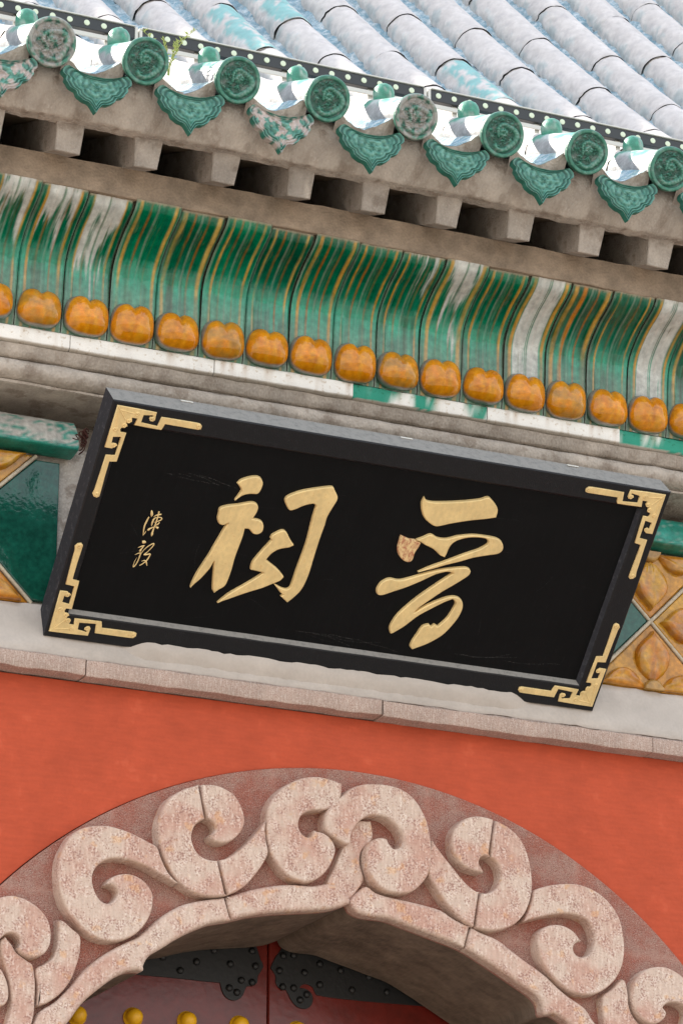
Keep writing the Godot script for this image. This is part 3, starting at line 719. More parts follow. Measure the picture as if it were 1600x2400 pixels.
func bulb_mesh(var_: int) -> ArrayMesh:
	var mb := MB.new(); var na := 48
	var rs := [1.0, 1.0, 0.985, 0.965, 0.935, 0.905, 0.88, 0.85, 0.80, 0.72, 0.6, 0.46, 0.3, 0.15, 0.0]
	mb.grid(na, rs.size(), func(i, j):
		var a: float = TAU * i / na; var s: float = rs[j]
		var ca := cos(a); var sa := sin(a)
		var e := pow(pow(absf(ca), 3.0) + pow(absf(sa), 3.0), -1.0 / 3.0)
		var notch := exp(-pow((a - PI / 2) / 0.20, 2.0))
		var rx := 0.0575 * e * ca; var ry: float = (0.054 if sa > 0 else 0.045) * e * sa
		ry -= 0.010 * notch * sst(0.2, 1.0, s)
		var p := Vector2(rx, ry) * s
		# two rounded lobes that meet in a groove
		var dome := pow(maxf(0.0, 1.0 - pow(s, 2.6)), 0.62) * 0.040
		var groove := exp(-pow(p.x / 0.007, 2.0)) * sst(-0.005, 0.045, p.y) * 0.008
		var rim := 0.004 if j > 0 else -0.010
		return Vector3(p.x, p.y + 0.1 * dome, rim + dome - groove * sst(1.0, 0.8, s)), Vector3(0, 0, 1), func(i, j, p):
		var s: float = rs[j]; var a: float = TAU * i / na
		var n1: float = fn.get_noise_3d(p.x * 60.0 + var_ * 9.0, p.y * 14.0, 2.0)
		var n2: float = fn.get_noise_3d(p.x * 30.0 + var_ * 9.0, p.y * 30.0, 7.0)
		var c := Color(0.84, 0.275, 0.007).lerp(Color(0.86, 0.38, 0.018), clampf(0.5 + n1, 0, 1))
		c = c.lerp(Color(0.30, 0.09, 0.008), clampf((n2 - 0.30 + (0.12 if var_ == 2 else 0.0)) * 1.4, 0, 0.4))
		if var_ == 1: c = c.lerp(Color(0.45, 0.28, 0.06), clampf(n2 + 0.3, 0, 0.6))
		var w := 0.985 - 0.115 * sst(-0.2, 0.8, sin(a))
		c = c.lerp(Color(0.34, 0.31, 0.26), sst(w - 0.012, w + 0.012, s + 0.01 * n2))
		if j == 0: c = Color(0.10, 0.22, 0.15)
		return c, true)
	return mb.mesh()

# ==================================================================== eave
func build_eave():
	var w := thing("rafter_eave", "grey cement eave board over a row of square rafter ends", "eave")
	var sl := deg_to_rad(20.0)
	var ax := Vector3(0, sin(sl), -cos(sl)); var upv := Vector3(0, cos(sl), sin(sl))
	for k in range(-5, 15):
		var x := -0.9125 + 0.2035 * k
		var r := RandomNumberGenerator.new(); r.seed = 50 + k
		var mb := MB.new()
		var o := Vector3(x, 0.6535, 0.401)
		var hb := 0.031; var ht := 0.037; var hh := 0.083
		var jit := func() -> float: return r.randf_range(-0.0022, 0.0022)
		var sec := [Vector2(-hb + jit.call(), jit.call()), Vector2(hb + jit.call(), jit.call()), Vector2(ht + jit.call(), hh), Vector2(-ht + jit.call(), hh)]
		var n := 14
		var ring := func(d: float, s: float) -> Array:
			var l := []
			for q in sec: l.append(o + Vector3(lerpf(0, q.x, s), 0, 0) + upv * (hh * 0.5 + (q.y - hh * 0.5) * s) + ax * d)
			return l
		var f: Array = ring.call(0.0, 0.955); var f2: Array = ring.call(0.003, 1.0); var bck: Array = ring.call(0.45, 1.0)
		var g := r.randf_range(0.72, 0.98); var col := Color(g * 0.98, g * 0.985, g)
		# end face as a worn grid
		mb.grid(9, 9, func(i, j):
			var u = i / 8.0; var v = j / 8.0
			var p: Vector3 = (f[0] as Vector3).lerp(f[1], u).lerp((f[3] as Vector3).lerp(f[2], u), v)
			return p - ax * (0.0016 * fn.get_noise_3d(x * 7.0 + u * 6.0, v * 6.0, k)), -ax, func(_i, _j, p):
			var st := sst(0.25, 0.6, fn.get_noise_3d(p.x * 45.0, p.y * 8.0, k * 2.0))
			return col.lerp(Color(1.35, 1.35, 1.33), st * 0.7))
		for i in 4:
			var j := (i + 1) % 4
			var nn = (f2[j] as Vector3 - f2[i]).cross(ax).normalized()
			if nn.dot((f2[i] as Vector3 + f2[j]) * 0.5 - (o + upv * hh * 0.5 + ax * 0.003)) < 0: nn = -nn
			mb.flat([f[i], f[j], f2[j], f2[i]], (nn - ax).normalized(), col); mb.flat([f2[i], f2[j], bck[j], bck[i]], nn, col)
		part("rafter", mb, M.conc_v, w)
	# boards over the rafters
	var b0 := Vector2(0.6535, 0.401) + Vector2(cos(sl), sin(sl)) * 0.084 + Vector2(sin(sl), -cos(sl)) * 0.012
	var d := Vector2(sin(sl), -cos(sl)); var q := Vector2(cos(sl), sin(sl))
	var m2 := MB.new()
	sweep(m2, PackedVector2Array([b0, b0 + d * 0.6, b0 + d * 0.6 + q * 0.02, b0 + q * 0.02]), -2.4, 2.8, true, 0.001)
	part("soffit_board", m2, M.brown, w)
	var m4 := MB.new(); m4.box(Vector3(5.2, 0.4, 0.05), Vector3(0.2, 0.86, -0.02), 0.003)
	part("infill_board", m4, M.dark, w)  # coloured dark to deepen the shade in the rafter gaps
	# rough cement eave board, its lower edge ragged
	var m3 := MB.new(); var nx := 420; var x0 := -2.4; var x1 := 2.8
	var prof := [Vector2(0.7215, 0.41), Vector2(0.7205, 0.446), Vector2(0.7215, 0.451), Vector2(0.725, 0.4555), Vector2(0.74, 0.467), Vector2(0.76, 0.483), Vector2(0.775, 0.494), Vector2(0.79, 0.500), Vector2(0.81, 0.502), Vector2(0.83, 0.49)]
	m3.grid(nx, prof.size(), func(i, j):
		var x := lerpf(x0, x1, float(i) / (nx - 1)); var pq: Vector2 = prof[j]
		var e: float = 0.004 * fn.get_noise_1d(x * 18.0) + 0.0022 * fn.get_noise_1d(x * 120.0)
		var rag := e if j <= 3 else 0.0
		var bul: float = 0.006 * fn.get_noise_2d(x * 3.0, pq.x * 9.0) + 0.0022 * fn.get_noise_2d(x * 22.0, pq.x * 40.0)
		return Vector3(x, pq.x + rag, pq.y + (bul if j > 1 else 0.0)), Vector3(0, 0, 1), func(_i, j, p):
		var st: float = sst(0.12, 0.5, fn.get_noise_2d(p.x * 26.0, p.y * 5.0))
		var dk: float = sst(0.1, 0.5, fn.get_noise_2d(p.x * 5.0 + 40.0, p.y * 16.0))
		return Color(1.28, 1.25, 1.21).lerp(Color(0.92, 0.87, 0.82), dk * 0.6).lerp(Color(1.38, 1.37, 1.33), st * 0.45))
	part("eave_board", m3, M.conc_v, w)

# ==================================================================== roof
const TX := -1.019
const TP := 0.2405
var roof_line: PackedVector2Array       # (y, z) of the tube axis, from the eave inwards

func roof_at(s: float) -> Vector2:       # s: metres along the line
	var acc := 0.0
	for i in roof_line.size() - 1:
		var l := roof_line[i].distance_to(roof_line[i + 1])
		if acc + l >= s or i == roof_line.size() - 2: return roof_line[i].lerp(roof_line[i + 1], (s - acc) / l)
		acc += l
	return roof_line[-1]

func disc_mesh(variant: int) -> ArrayMesh:
	# round end with a raised rim and a coiled dragon in relief, facing +z
	var sp := PackedVector2Array(); var R := 0.058
	for i in 64:
		var t := i / 63.0
		var a := -2.4 + t * 5.6 + variant * 0.25; var r := 0.62 - 0.36 * pow(t, 2.4) + 0.05 * sin(t * 19.0)
		sp.append(Vector2(cos(a), sin(a) * 0.95) * r + Vector2(0.03, -0.05))
	var hm := func(p: Vector2) -> float:      # p in unit disc
		var r := p.length()
		var h := 0.0
		h += 0.0042 * sst(0.80, 0.86, r) * sst(1.01, 0.965, r)
		if r < 0.84:
			var bd := 9.0; var bi := 0
			for i in sp.size():
				var dd := sp[i].distance_squared_to(p)
				if dd < bd: bd = dd; bi = i
			var dd := sqrt(bd); var wd := 0.125 * (0.45 + 0.55 * sin(PI * clampf(bi / 63.0 + 0.12, 0, 1)))
			if dd < wd: h = maxf(h, 0.0075 * sqrt(1.0 - pow(dd / wd, 2.0)) * (0.84 + 0.16 * sin(bi * 2.1)))
			var ph := p - Vector2(0.02, 0.08)
			var hd := exp(-pow(ph.length() / 0.20, 4.0)) * (0.0075 + 0.0065 * fw.get_noise_2d(p.x * 7.0 + variant * 7.0, p.y * 7.0))
			h = maxf(h, hd)
			var cl: float = absf(fw.get_noise_2d(p.x * 3.6 + 31.0 + variant, p.y * 3.6)) 
			h = maxf(h, 0.0045 * sst(0.16, 0.02, cl) * sst(0.82, 0.70, r))
			h += 0.0009 * fn.get_noise_2d(p.x * 14.0, p.y * 14.0)
		return h
	var mb := MB.new()
	var na := 84; var nr := 34
	var worn := 0.75 if variant == 2 else 0.06
	mb.grid(na, nr, func(i, j):
		var a: float = TAU * i / na; var r := 1.0 - float(j) / (nr - 1)
		var p := Vector2(cos(a), sin(a)) * r
		return Vector3(p.x * R, p.y * R, hm.call(p)), Vector3(0, 0, 1), func(_i, _j, p):
		var n1: float = fn.get_noise_2d(p.x * 40.0 + variant * 5.0, p.y * 40.0); var n2: float = fn.get_noise_2d(p.x * 130.0, p.y * 130.0)
		var c := Color(0.04, 0.225, 0.15).lerp(Color(0.10, 0.34, 0.26), clampf(0.35 + n1 + 0.4 * n2, 0, 1))
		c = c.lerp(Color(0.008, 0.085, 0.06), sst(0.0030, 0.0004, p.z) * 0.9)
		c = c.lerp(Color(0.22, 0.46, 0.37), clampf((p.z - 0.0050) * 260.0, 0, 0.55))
		c = c.lerp(Color(0.46, 0.43, 0.41), clampf(n1 * 1.6 + worn - 0.12 + n2 * 0.4, 0, 0.85) * (1.0 if variant == 2 else 0.35))
		return c, true)
	mb.grid(na, 5, func(i, j):
		var a: float = TAU * i / na; var q = [[1.0, 0.0], [1.01, -0.002], [1.01, -0.008], [0.99, -0.013], [0.9, -0.014]][j]
		return Vector3(cos(a) * R * q[0], sin(a) * R * q[0], q[1]), Vector3(0, 0, -0.01) + Vector3(0, 0, 0), func(_i, _j, p): return Color(0.05, 0.20, 0.14), true)
	fix_out(mb, na * nr)
	return mb.mesh()

func fix_out(mb: MB, from: int):         # a ring's normals must point away from its axis (z)
	var s := 0.0
	for i in range(from, mb.v.size()): s += Vector2(mb.n[i].x, mb.n[i].y).dot(Vector2(mb.v[i].x, mb.v[i].y))
	if s < 0:
		for i in range(from, mb.v.size()): mb.n[i] = -mb.n[i]

func drip_mesh(variant: int) -> ArrayMesh:
	var o := smooth(P([-0.0655, -0.041, -0.051, -0.0475, -0.035, -0.053, -0.018, -0.056, 0.0, -0.0565, 0.018, -0.0555, 0.035, -0.0515, 0.051, -0.0455, 0.0655, -0.039, 0.076, -0.048, 0.077, -0.060, 0.068, -0.067, 0.0665, -0.076, 0.059, -0.084, 0.0555, -0.093, 0.046, -0.099, 0.041, -0.107, 0.031, -0.112, 0.024, -0.119, 0.013, -0.1235, 0.006, -0.131, 0.001, -0.140, -0.005, -0.132, -0.013, -0.1245, -0.024, -0.120, -0.031, -0.113, -0.041, -0.108, -0.046, -0.100, -0.0555, -0.094, -0.059, -0.085, -0.0665, -0.077, -0.068, -0.068, -0.077, -0.061, -0.076, -0.049]), 2)
	var oc := Vector2(0.0, -0.075)
	for i in o.size():
		if o[i].y < -0.062:
			var an := (o[i] - oc).angle()
			o[i] = oc + (o[i] - oc) * (1.05 + 0.045 * cos((an + PI / 2) * 9.0))
	var mb := MB.new(); var cg := Color(0.022, 0.20, 0.145)
	var pale := Color(0.17, 0.42, 0.34)
	mb.loft(o, [[0.0, -0.018, 0.0], [0.0, -0.002, 0.1], [0.0012, 0.0, 0.8]], Color(0.02, 0.20, 0.15), false)
	var cw := o.duplicate()
	var n := cw.size(); var c0 := Vector2(0.0, -0.086); var nr := 30
	mb.grid(n, nr, func(i, j):
		var s := 1.0 - float(j) / (nr - 1)
		var q: Vector2 = c0 + (cw[i] - c0) * s * 0.985
		var h := 0.0
		if s > 0.62: h = 0.0020 * sin((1.0 - s) / 0.38 * TAU * 2.5 + 1.2) * sst(0.62, 0.66, s)
		else:
			# a small coiled dragon among clouds
			var l := (q - c0) / 0.036
			var sp: float = absf(fmod(l.length() * 2.3 + atan2(l.y, l.x) / TAU * 2.0 + variant * 0.3 + 8.0, 1.0) - 0.5)
			h = 0.0034 * sst(0.42, 0.15, sp) * (0.75 + 0.25 * sin(atan2(l.y, l.x) * 11.0)) * sst(0.62, 0.5, s)
			h += 0.0022 * fw.get_noise_2d(l.x * 3.0 + 5.0, l.y * 3.0)
		return Vector3(q.x, q.y, h), Vector3(0, 0, 1), func(i, j, p):
		var n1: float = fn.get_noise_3d(p.x * 60.0, p.y * 60.0, variant * 3.0)
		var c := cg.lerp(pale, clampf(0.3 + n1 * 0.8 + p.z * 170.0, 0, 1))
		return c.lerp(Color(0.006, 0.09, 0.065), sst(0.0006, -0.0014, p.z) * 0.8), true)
	if variant == 1:
		for i in mb.v.size():
			var n1: float = fn.get_noise_3d(mb.v[i].x * 40.0, mb.v[i].y * 40.0, 3.0)
			mb.c[i] = mb.c[i].lerp(Color(0.58, 0.50, 0.46), sst(-0.02, 0.1, n1))
	return mb.mesh()

func build_roof():
	var w := thing("tiled_roof", "weathered tiled roof with green disc ends and scalloped drip tiles along the eave", "roof")
	roof_line = smooth_open(P([0.852, 0.56, 0.905, 0.43, 0.960, 0.30, 1.062, 0.10, 1.235, -0.15, 1.52, -0.5, 1.97, -1.0, 2.55, -1.6, 3.30, -2.36]), 10)
	var discs := [disc_mesh(0), disc_mesh(1), disc_mesh(2)]
	var drips := [drip_mesh(0), drip_mesh(1)]
	var tilt := -atan2(roof_line[3].x - roof_line[0].x, roof_line[0].y - roof_line[3].y)
	var cap := MB.new()
	var cpr := [[0.0255, -0.012], [0.0275, 0.0], [0.0285, 0.012], [0.0282, 0.024], [0.026, 0.033], [0.021, 0.041], [0.013, 0.0465], [0.005, 0.0485], [0.0, 0.049]]
	lathe(cap, cpr, 24, func(i, j, p):
		var n1: float = fn.get_noise_3d(p.x * 50.0, p.y * 50.0, p.z * 50.0)
		return Color(0.06, 0.34, 0.22).lerp(Color(0.50, 0.56, 0.50), clampf(n1 * 1.5 + 0.05, 0, 0.8)))
	var cap_m := cap.mesh()
	var kinds := {0: 2, 1: 0, 2: 1, 3: 0, 4: 2, 5: 0, 6: 1, 7: 0}
	var deck := MB.new()
	var dk := PackedVector2Array()
	for q in roof_line:
		if q.y < 0.45: dk.append(q - Vector2(0.105, 0.0))
	for i in roof_line.size():
		var q := roof_line[roof_line.size() - 1 - i]
		if q.y < 0.45: dk.append(q - Vector2(0.135, 0.0))
	sweep(deck, dk, -5.6, 4.2, true, 0.0)
	part("roof_deck", deck, M.brown, w)
	for k in range(-6, 21):
		var x := TX + TP * k
		var r := RandomNumberGenerator.new(); r.seed = 300 + k
		var kind: int = kinds.get(k, (k + 12) % 3)
		# eave tile: tube, disc, cap
		var mb := MB.new()
		tube_seg(mb, x, 0.004, 0.243, 0.0535, 0.0545, r.randi() % 100, 1.0)
		var et := part("eave_tile", mb, M.glaze_old, w)
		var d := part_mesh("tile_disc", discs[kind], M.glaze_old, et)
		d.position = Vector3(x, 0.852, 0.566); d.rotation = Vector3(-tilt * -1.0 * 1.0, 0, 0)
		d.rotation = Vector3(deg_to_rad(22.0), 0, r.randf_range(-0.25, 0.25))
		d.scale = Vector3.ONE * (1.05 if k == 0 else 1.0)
		var cp := part_mesh("nail_cap", cap_m, M.glaze_old, et)
		var q := roof_at(0.20)
		cp.position = Vector3(x, q.x + 0.0525, q.y); cp.rotation = Vector3(0, r.randf() * TAU, 0)
		cp.scale = Vector3.ONE * r.randf_range(0.95, 1.04)
		# drip tile between this row and the next
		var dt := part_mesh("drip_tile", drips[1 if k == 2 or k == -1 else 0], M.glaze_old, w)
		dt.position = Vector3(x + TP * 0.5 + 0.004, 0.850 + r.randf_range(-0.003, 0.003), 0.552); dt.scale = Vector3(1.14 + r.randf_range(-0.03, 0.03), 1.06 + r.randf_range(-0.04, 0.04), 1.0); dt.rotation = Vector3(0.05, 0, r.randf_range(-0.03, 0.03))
		# upper tube tiles
		var s := 0.247
		var n := 0
		while s < 3.85:
			var l := r.randf_range(0.36, 0.50)
			var m2 := MB.new()
			var g := 0.0
			if ((k == 4 or k == 7) and s < 1.44 and s + l > 1.40) or (k == 5 and s < 1.98 and s + l > 1.94): g = 1.0
			tube_seg(m2, x + r.randf_range(-0.004, 0.004), s, s + l - 0.002, (0.061 if n > 0 else 0.0525) + r.randf_range(-0.002, 0.002), 0.058, r.randi() % 1000, -1.0 if g < 0.5 else -2.0)
			part("tube_tile", m2, M.roof_tile, w)
			s += l; n += 1
		# mortared channel to the next row
		var m3 := MB.new(); var nu := 17; var nv := 190
		m3.grid(nu, nv, func(i, j):
			var u = i / 16.0 * 2.0 - 1.0; var sl := 0.024 + 3.9 * pow(j / float(nv - 1), 1.15)
			var q2 := roof_at(sl)
			var lump: float = 0.011 * fn.get_noise_3d(u * 1.6 + k * 5.0, sl * 9.0, k) + 0.006 * fn.get_noise_3d(u * 4.0 + k * 5.0, sl * 34.0, k + 3.0)
			var up_ := sst(0.55, 0.25, sl)
			var edge := sst(0.5, 1.0, absf(u))
			var eave := 0.050 * pow(clampf((absf(u + 0.12) - 0.1) / 1.0, 0, 1.1), 1.25)
			var rise := lerpf(0.016 * u * u + edge * (0.012 + 0.03 * fn.get_noise_2d(sl * 14.0 + (9.0 if u > 0 else 0.0), k * 3.0)), eave, up_)
			var yy: float = lerpf(-0.026, -0.052, up_) + rise + lump * lerpf(1.0, 0.45, up_)
			var tan_ := roof_at(sl + 0.02) - q2; tan_ = tan_.normalized()
			var nm := Vector2(-tan_.y, tan_.x)
			if nm.x < 0: nm = -nm
			var pp = q2 + nm * yy
			return Vector3(x + TP * 0.5 + u * 0.079, pp.x, pp.y), Vector3(0, 1, 0.5), func(i, j, p):
			var g: float = clampf(0.92 + 0.3 * fn.get_noise_3d(p.x * 20.0, p.y * 20.0, p.z * 20.0), 0.6, 1.15)
			return Color(g, g, g).lerp(Color(1.65, 1.25, 1.08) * g, sst(0.15, 0.32, p.z)))
		part("mortared_channel", m3, M.roof_pan, w)
		var lip := PackedVector3Array()
		for i in nu: lip.append(m3.v[i])
		var m4 := MB.new()
		m4.grid(nu, 5, func(i, j):
			var t: float = j / 4.0; var top: Vector3 = lip[i] + Vector3(0, -0.001, 0.001)
			var bot := Vector3(lip[i].x, 0.748 + 0.018 * fn.get_noise_1d(lip[i].x * 13.0) + 0.005 * fn.get_noise_1d(lip[i].x * 70.0), 0.462)
			var q3 := bot.lerp(top, t); q3.z += 0.012 * sin(PI * t) * (0.7 + fn.get_noise_2d(q3.x * 40.0, t * 3.0))
			return q3, Vector3(0, 0, 1), func(_i, _j, p):
			var g2: float = 1.28 + 0.5 * fn.get_noise_3d(p.x * 30.0, p.y * 30.0, 4.0)
			return Color(g2, g2 * 0.98, g2 * 0.95))
		part("mortar_fill", m4, M.conc_v, w)
	# unseen ridge closing the roof, raised and lengthened to shade its upper slope
	var rd := MB.new(); sweep(rd, P([3.06, -2.70, 3.06, -2.32, 3.38, -2.32, 3.72, -2.34, 3.80, -2.45, 3.72, -2.58, 3.38, -2.70]), -5.6, 4.2)
	part("shading_ridge", rd, M.roof_tile, w)
	var bs := MB.new(); sweep(bs, P([3.28, -2.50, 0.9, -4.7, 0.8, -4.7, 3.10, -2.50]), -5.6, 4.2)
	part("rear_slope", bs, M.roof_tile, w)

func tube_seg(mb: MB, x: float, s0: float, s1: float, r0: float, r1: float, sd: int, mode: float):
	var na := 23; var nl := maxi(4, int((s1 - s0) / 0.014) + 1)
	# mortar bedding that climbs unevenly up the tile's sides
	var mort := func(deg: float, s: float) -> float:
		var m: float = fn.get_noise_3d(s * 7.0, x * 9.0, 3.0 if deg < 0 else 8.0) + 0.35 * fn.get_noise_3d(s * 40.0, x * 9.0, 5.0)
		return sst(66.0, 72.0, absf(deg) + 36.0 * m)
	mb.grid(na, nl, func(i, j):
		var a := deg_to_rad(lerpf(-105.0, 105.0, i / float(na - 1))); var t = j / float(nl - 1)
		var s := lerpf(s0, s1, t); var q := roof_at(s); var tn := (roof_at(s + 0.01) - roof_at(maxf(s - 0.01, 0.0))).normalized()
		var nm := Vector2(-tn.y, tn.x)
		if nm.x < 0: nm = -nm
		var rr := lerpf(r0, r1, t) + 0.0022 * fn.get_noise_3d(a * 1.5 + sd, s * 9.0, x)
		if mode < 0.0:
			if t < 0.02 or t > 0.98: rr -= 0.0015 * sst(-0.1, 0.15, fn.get_noise_2d(a * 1.5 + s * 3.0, x * 7.0))
			rr += 0.005 * mort.call(lerpf(-105.0, 105.0, i / float(na - 1)), s) * (0.6 + fn.get_noise_3d(a * 6.0, s * 40.0, x))
		var pp := q + nm * (rr * cos(a))
		return Vector3(x + rr * sin(a), pp.x, pp.y), Vector3(0, 1, 0.4), func(i, j, p):
		var t = j / float(nl - 1); var a := lerpf(-105.0, 105.0, i / float(na - 1))
		var n1: float = fn.get_noise_3d(p.x * 22.0 + sd, p.y * 14.0, p.z * 14.0); var n2: float = fn.get_noise_3d(p.x * 70.0, p.y * 70.0, p.z * 70.0)
		var c := Color(0.96, 0.95, 0.96)
		if mode > 0.0:
			c = Color(0.10, 0.42, 0.31).lerp(Color(0.66, 0.70, 0.66), sst(-0.12, 0.28, n1 + 0.25 * n2 + 0.06))
			c = c.lerp(Color(0.50, 0.48, 0.48), sst(52.0, 70.0, absf(a) + 20.0 * n1))
		else:
			if mode < -1.5: c = c.lerp(Color(0.42, 0.80, 0.83), sst(0.3, 0.1, n1 + 0.2 * n2) * sst(80.0, 55.0, absf(a) + 25.0 * n2))
			c = c.lerp(Color(0.74, 0.73, 0.73), sst(0.1, 0.45, n2) * 0.35)
			var mo: float = mort.call(a, lerpf(s0, s1, t))
			c = c.lerp(Color(0.76, 0.85, 0.88).lerp(Color(1.12, 1.13, 1.13), sst(-0.3, 0.15, n1)), mo)
			c = c.lerp(Color(0.76, 0.75, 0.74), sst(0.03, 0.0, minf(t, 1.0 - t)) * 0.6 * sst(-0.1, 0.15, fn.get_noise_2d(deg_to_rad(a) * 1.5 + lerpf(s0, s1, t) * 3.0, x * 7.0)))
		return c)
	# the open lower end
	if mode < 0.0:
		var q := roof_at(s0); var tn := (roof_at(s0 + 0.02) - q).normalized(); var nm := Vector2(-tn.y, tn.x)
		if nm.x < 0: nm = -nm
		var l := []
		for i in 13:
			var a := deg_to_rad(lerpf(-105.0, 105.0, i / 12.0)); var pp := q + nm * ((r0 - 0.004) * cos(a))
			l.append(Vector3(x + (r0 - 0.004) * sin(a), pp.x, pp.y))
		mb.flat(l, Vector3(0, -tn.x, -tn.y), Color(0.55, 0.54, 0.53))

# ==================================================================== glazed frieze panels beside the plaque
func strip_bar(mb: MB, a: Vector2, b: Vector2, z: float, r: float, col: Color):
	var pts := []
	for i in 7: pts.append(Vector3(lerpf(a.x, b.x, i / 6.0), lerpf(a.y, b.y, i / 6.0), z))
	tube(mb, pts, r, r, 10, col)

func flat_tile(o: PackedVector2Array, colf: Callable) -> MB:
	var mb := MB.new()
	mb.loft(o, [[0, -0.02, 0], [0.0, -0.004, 0.1], [0.0015, -0.001, 0.7], [0.004, 0.0, 1]])
	for i in mb.v.size(): mb.c[i] = colf.call(mb.v[i])
	return mb

func clip_rect(o: PackedVector2Array, x0: float, x1: float, y0: float, y1: float) -> PackedVector2Array:
	var r := Geometry2D.intersect_polygons(o, PackedVector2Array([Vector2(x0, y0), Vector2(x1, y0), Vector2(x1, y1), Vector2(x0, y1)]))
	return r[0] if r.size() > 0 else PackedVector2Array()

func build_panels():
	var y0 := -0.362; var y1 := 0.022; var cy := -0.170; var hd := 0.190
	for side in 2:
		var w := thing("flower_tile_panel", ["green and amber glazed lattice panel left of the plaque", "amber glazed flower lattice panel right of the plaque"][side], "tile panel", Vector3.ZERO, "glazed panels either side of the plaque")
		var x0: float = [-2.2, 0.655][side]; var x1: float = [-0.762, 2.3][side]
		var cx0: float = [-1.015, 0.892][side]
		var fx0 := x0 if side == 0 else cx0 - hd; var fx1 := cx0 + hd if side == 0 else x1
		for i in range(-8, 9):
			for row in 2:
				# diamonds whose corners meet at the crossings
				var c := Vector2(cx0 + hd * (2 * i + (1 if row == 0 else 0)), cy if row == 0 else cy + hd)
				for half in (1 if row == 0 else 2):
					if row == 1 and half == 1: c.y = cy - hd
					var g := 0.0080
					var o := PackedVector2Array([c + Vector2(-hd + g, 0), c + Vector2(0, -hd + g), c + Vector2(hd - g, 0), c + Vector2(0, hd - g)])
					var green := row == 0 and ((side == 0 and i == 0) or (side == 1 and i == -1))
					if green and side == 0: o = PackedVector2Array([c + Vector2(-hd + g, 0), c + Vector2(0, -hd + g), Vector2(x1, c.y - hd + g), Vector2(x1, c.y + hd - g), c + Vector2(0, hd - g)])
					if green and side == 1: o = PackedVector2Array([c + Vector2(hd - g, 0), c + Vector2(0, hd - g), Vector2(x0, c.y + hd - g), Vector2(x0, c.y - hd + g), c + Vector2(0, -hd + g)])
					var p := clip_rect(o, x0 if green else fx0, x1 if green else fx1, y0, y1)
					if p.size() < 3 or c.x < -1.9 or c.x > 2.0: continue
					if green:
						var t := part("green_tile", flat_tile(p, func(q: Vector3):
							var n1: float = fn.get_noise_2d(q.x * 12.0, q.y * 8.0)
							return Color(0.006, 0.085, 0.05).lerp(Color(0.02, 0.13, 0.10), clampf(0.5 + n1, 0, 1))), M.glaze, w)
						t.set_meta("label", "plain dark green glazed tile")
					else:
						flower_tile(w, p, c, hd - g, fx0, fx1, y0, y1, i * 3 + row + half)
		# lattice ribs between the tiles
		for i in range(-8, 10):
			for s in [-1.0, 1.0]:
				var a := Vector2(cx0 + hd * (2 * i), cy)
				var e0 := a + Vector2(-hd, -hd * s); var e1 := a + Vector2(hd, hd * s)
				var ln := PackedVector2Array([e0, e1])
				var r := Geometry2D.intersect_polyline_with_polygon(ln, PackedVector2Array([Vector2(fx0, y0), Vector2(fx1, y0), Vector2(fx1, y1), Vector2(fx0, y1)]))
				if r.is_empty(): continue
				var mb := MB.new()
				strip_bar(mb, r[0][0], r[0][-1], 0.0 + 0.001 * s, 0.0052, Color(0.66, 0.56, 0.40))
				part("lattice_rib", mb, M.glaze_old, w)
		var bk := MB.new(); bk.box(Vector3(x1 - x0, y1 - y0, 0.02), Vector3((x0 + x1) / 2, (y0 + y1) / 2, -0.031), 0.001)
		part("bedding_mortar", bk, M.dark, w)
		# glazed half-round moulding above the panel
		var mo := thing("glazed_moulding", ["worn green and white glazed moulding above the left panel", "bright green glazed moulding above the right panel"][side], "moulding", Vector3.ZERO, "glazed mouldings over the panels")
		var pr := PackedVector2Array([Vector2(0.028, -0.01), Vector2(0.028, 0.012)])
		pr.append_array(smooth_open(P([0.0295, 0.020, 0.034, 0.046, 0.040, 0.0515, 0.052, 0.050, 0.080, 0.040, 0.104, 0.024, 0.118, 0.010]), 3))
		pr.append(Vector2(0.118, -0.01))
		var xe: float = [-0.733, 0.62][side]
		var mm := MB.new()
		sweep(mm, pr, -2.2 if side == 0 else xe, xe if side == 0 else 2.3, true, 0.0006, 0.012, func(p: Vector3):
			var n1: float = fn.get_noise_2d(p.x * 9.0, p.y * 60.0); var n2: float = fn.get_noise_2d(p.x * 40.0, p.y * 150.0)
			var c := Color(0.015, 0.235, 0.155).lerp(Color(0.03, 0.33, 0.25), clampf(0.5 + n1, 0, 1))
			if side == 0:
				var wr := sst(-0.16, 0.02, n1 * 0.5 + n2 * 0.5 + 0.16 - sst(-0.84, -0.75, p.x) * 0.22) * sst(0.040, 0.052, p.y + 0.012 * n2)
				c = c.lerp(Color(0.56, 0.50, 0.43), wr * 0.95)
			else: c = c.lerp(Color(0.5, 0.5, 0.44), sst(0.25, 0.5, n2) * 0.5)
			return c)
		part("moulding_bar", mm, M.glaze_old, mo)

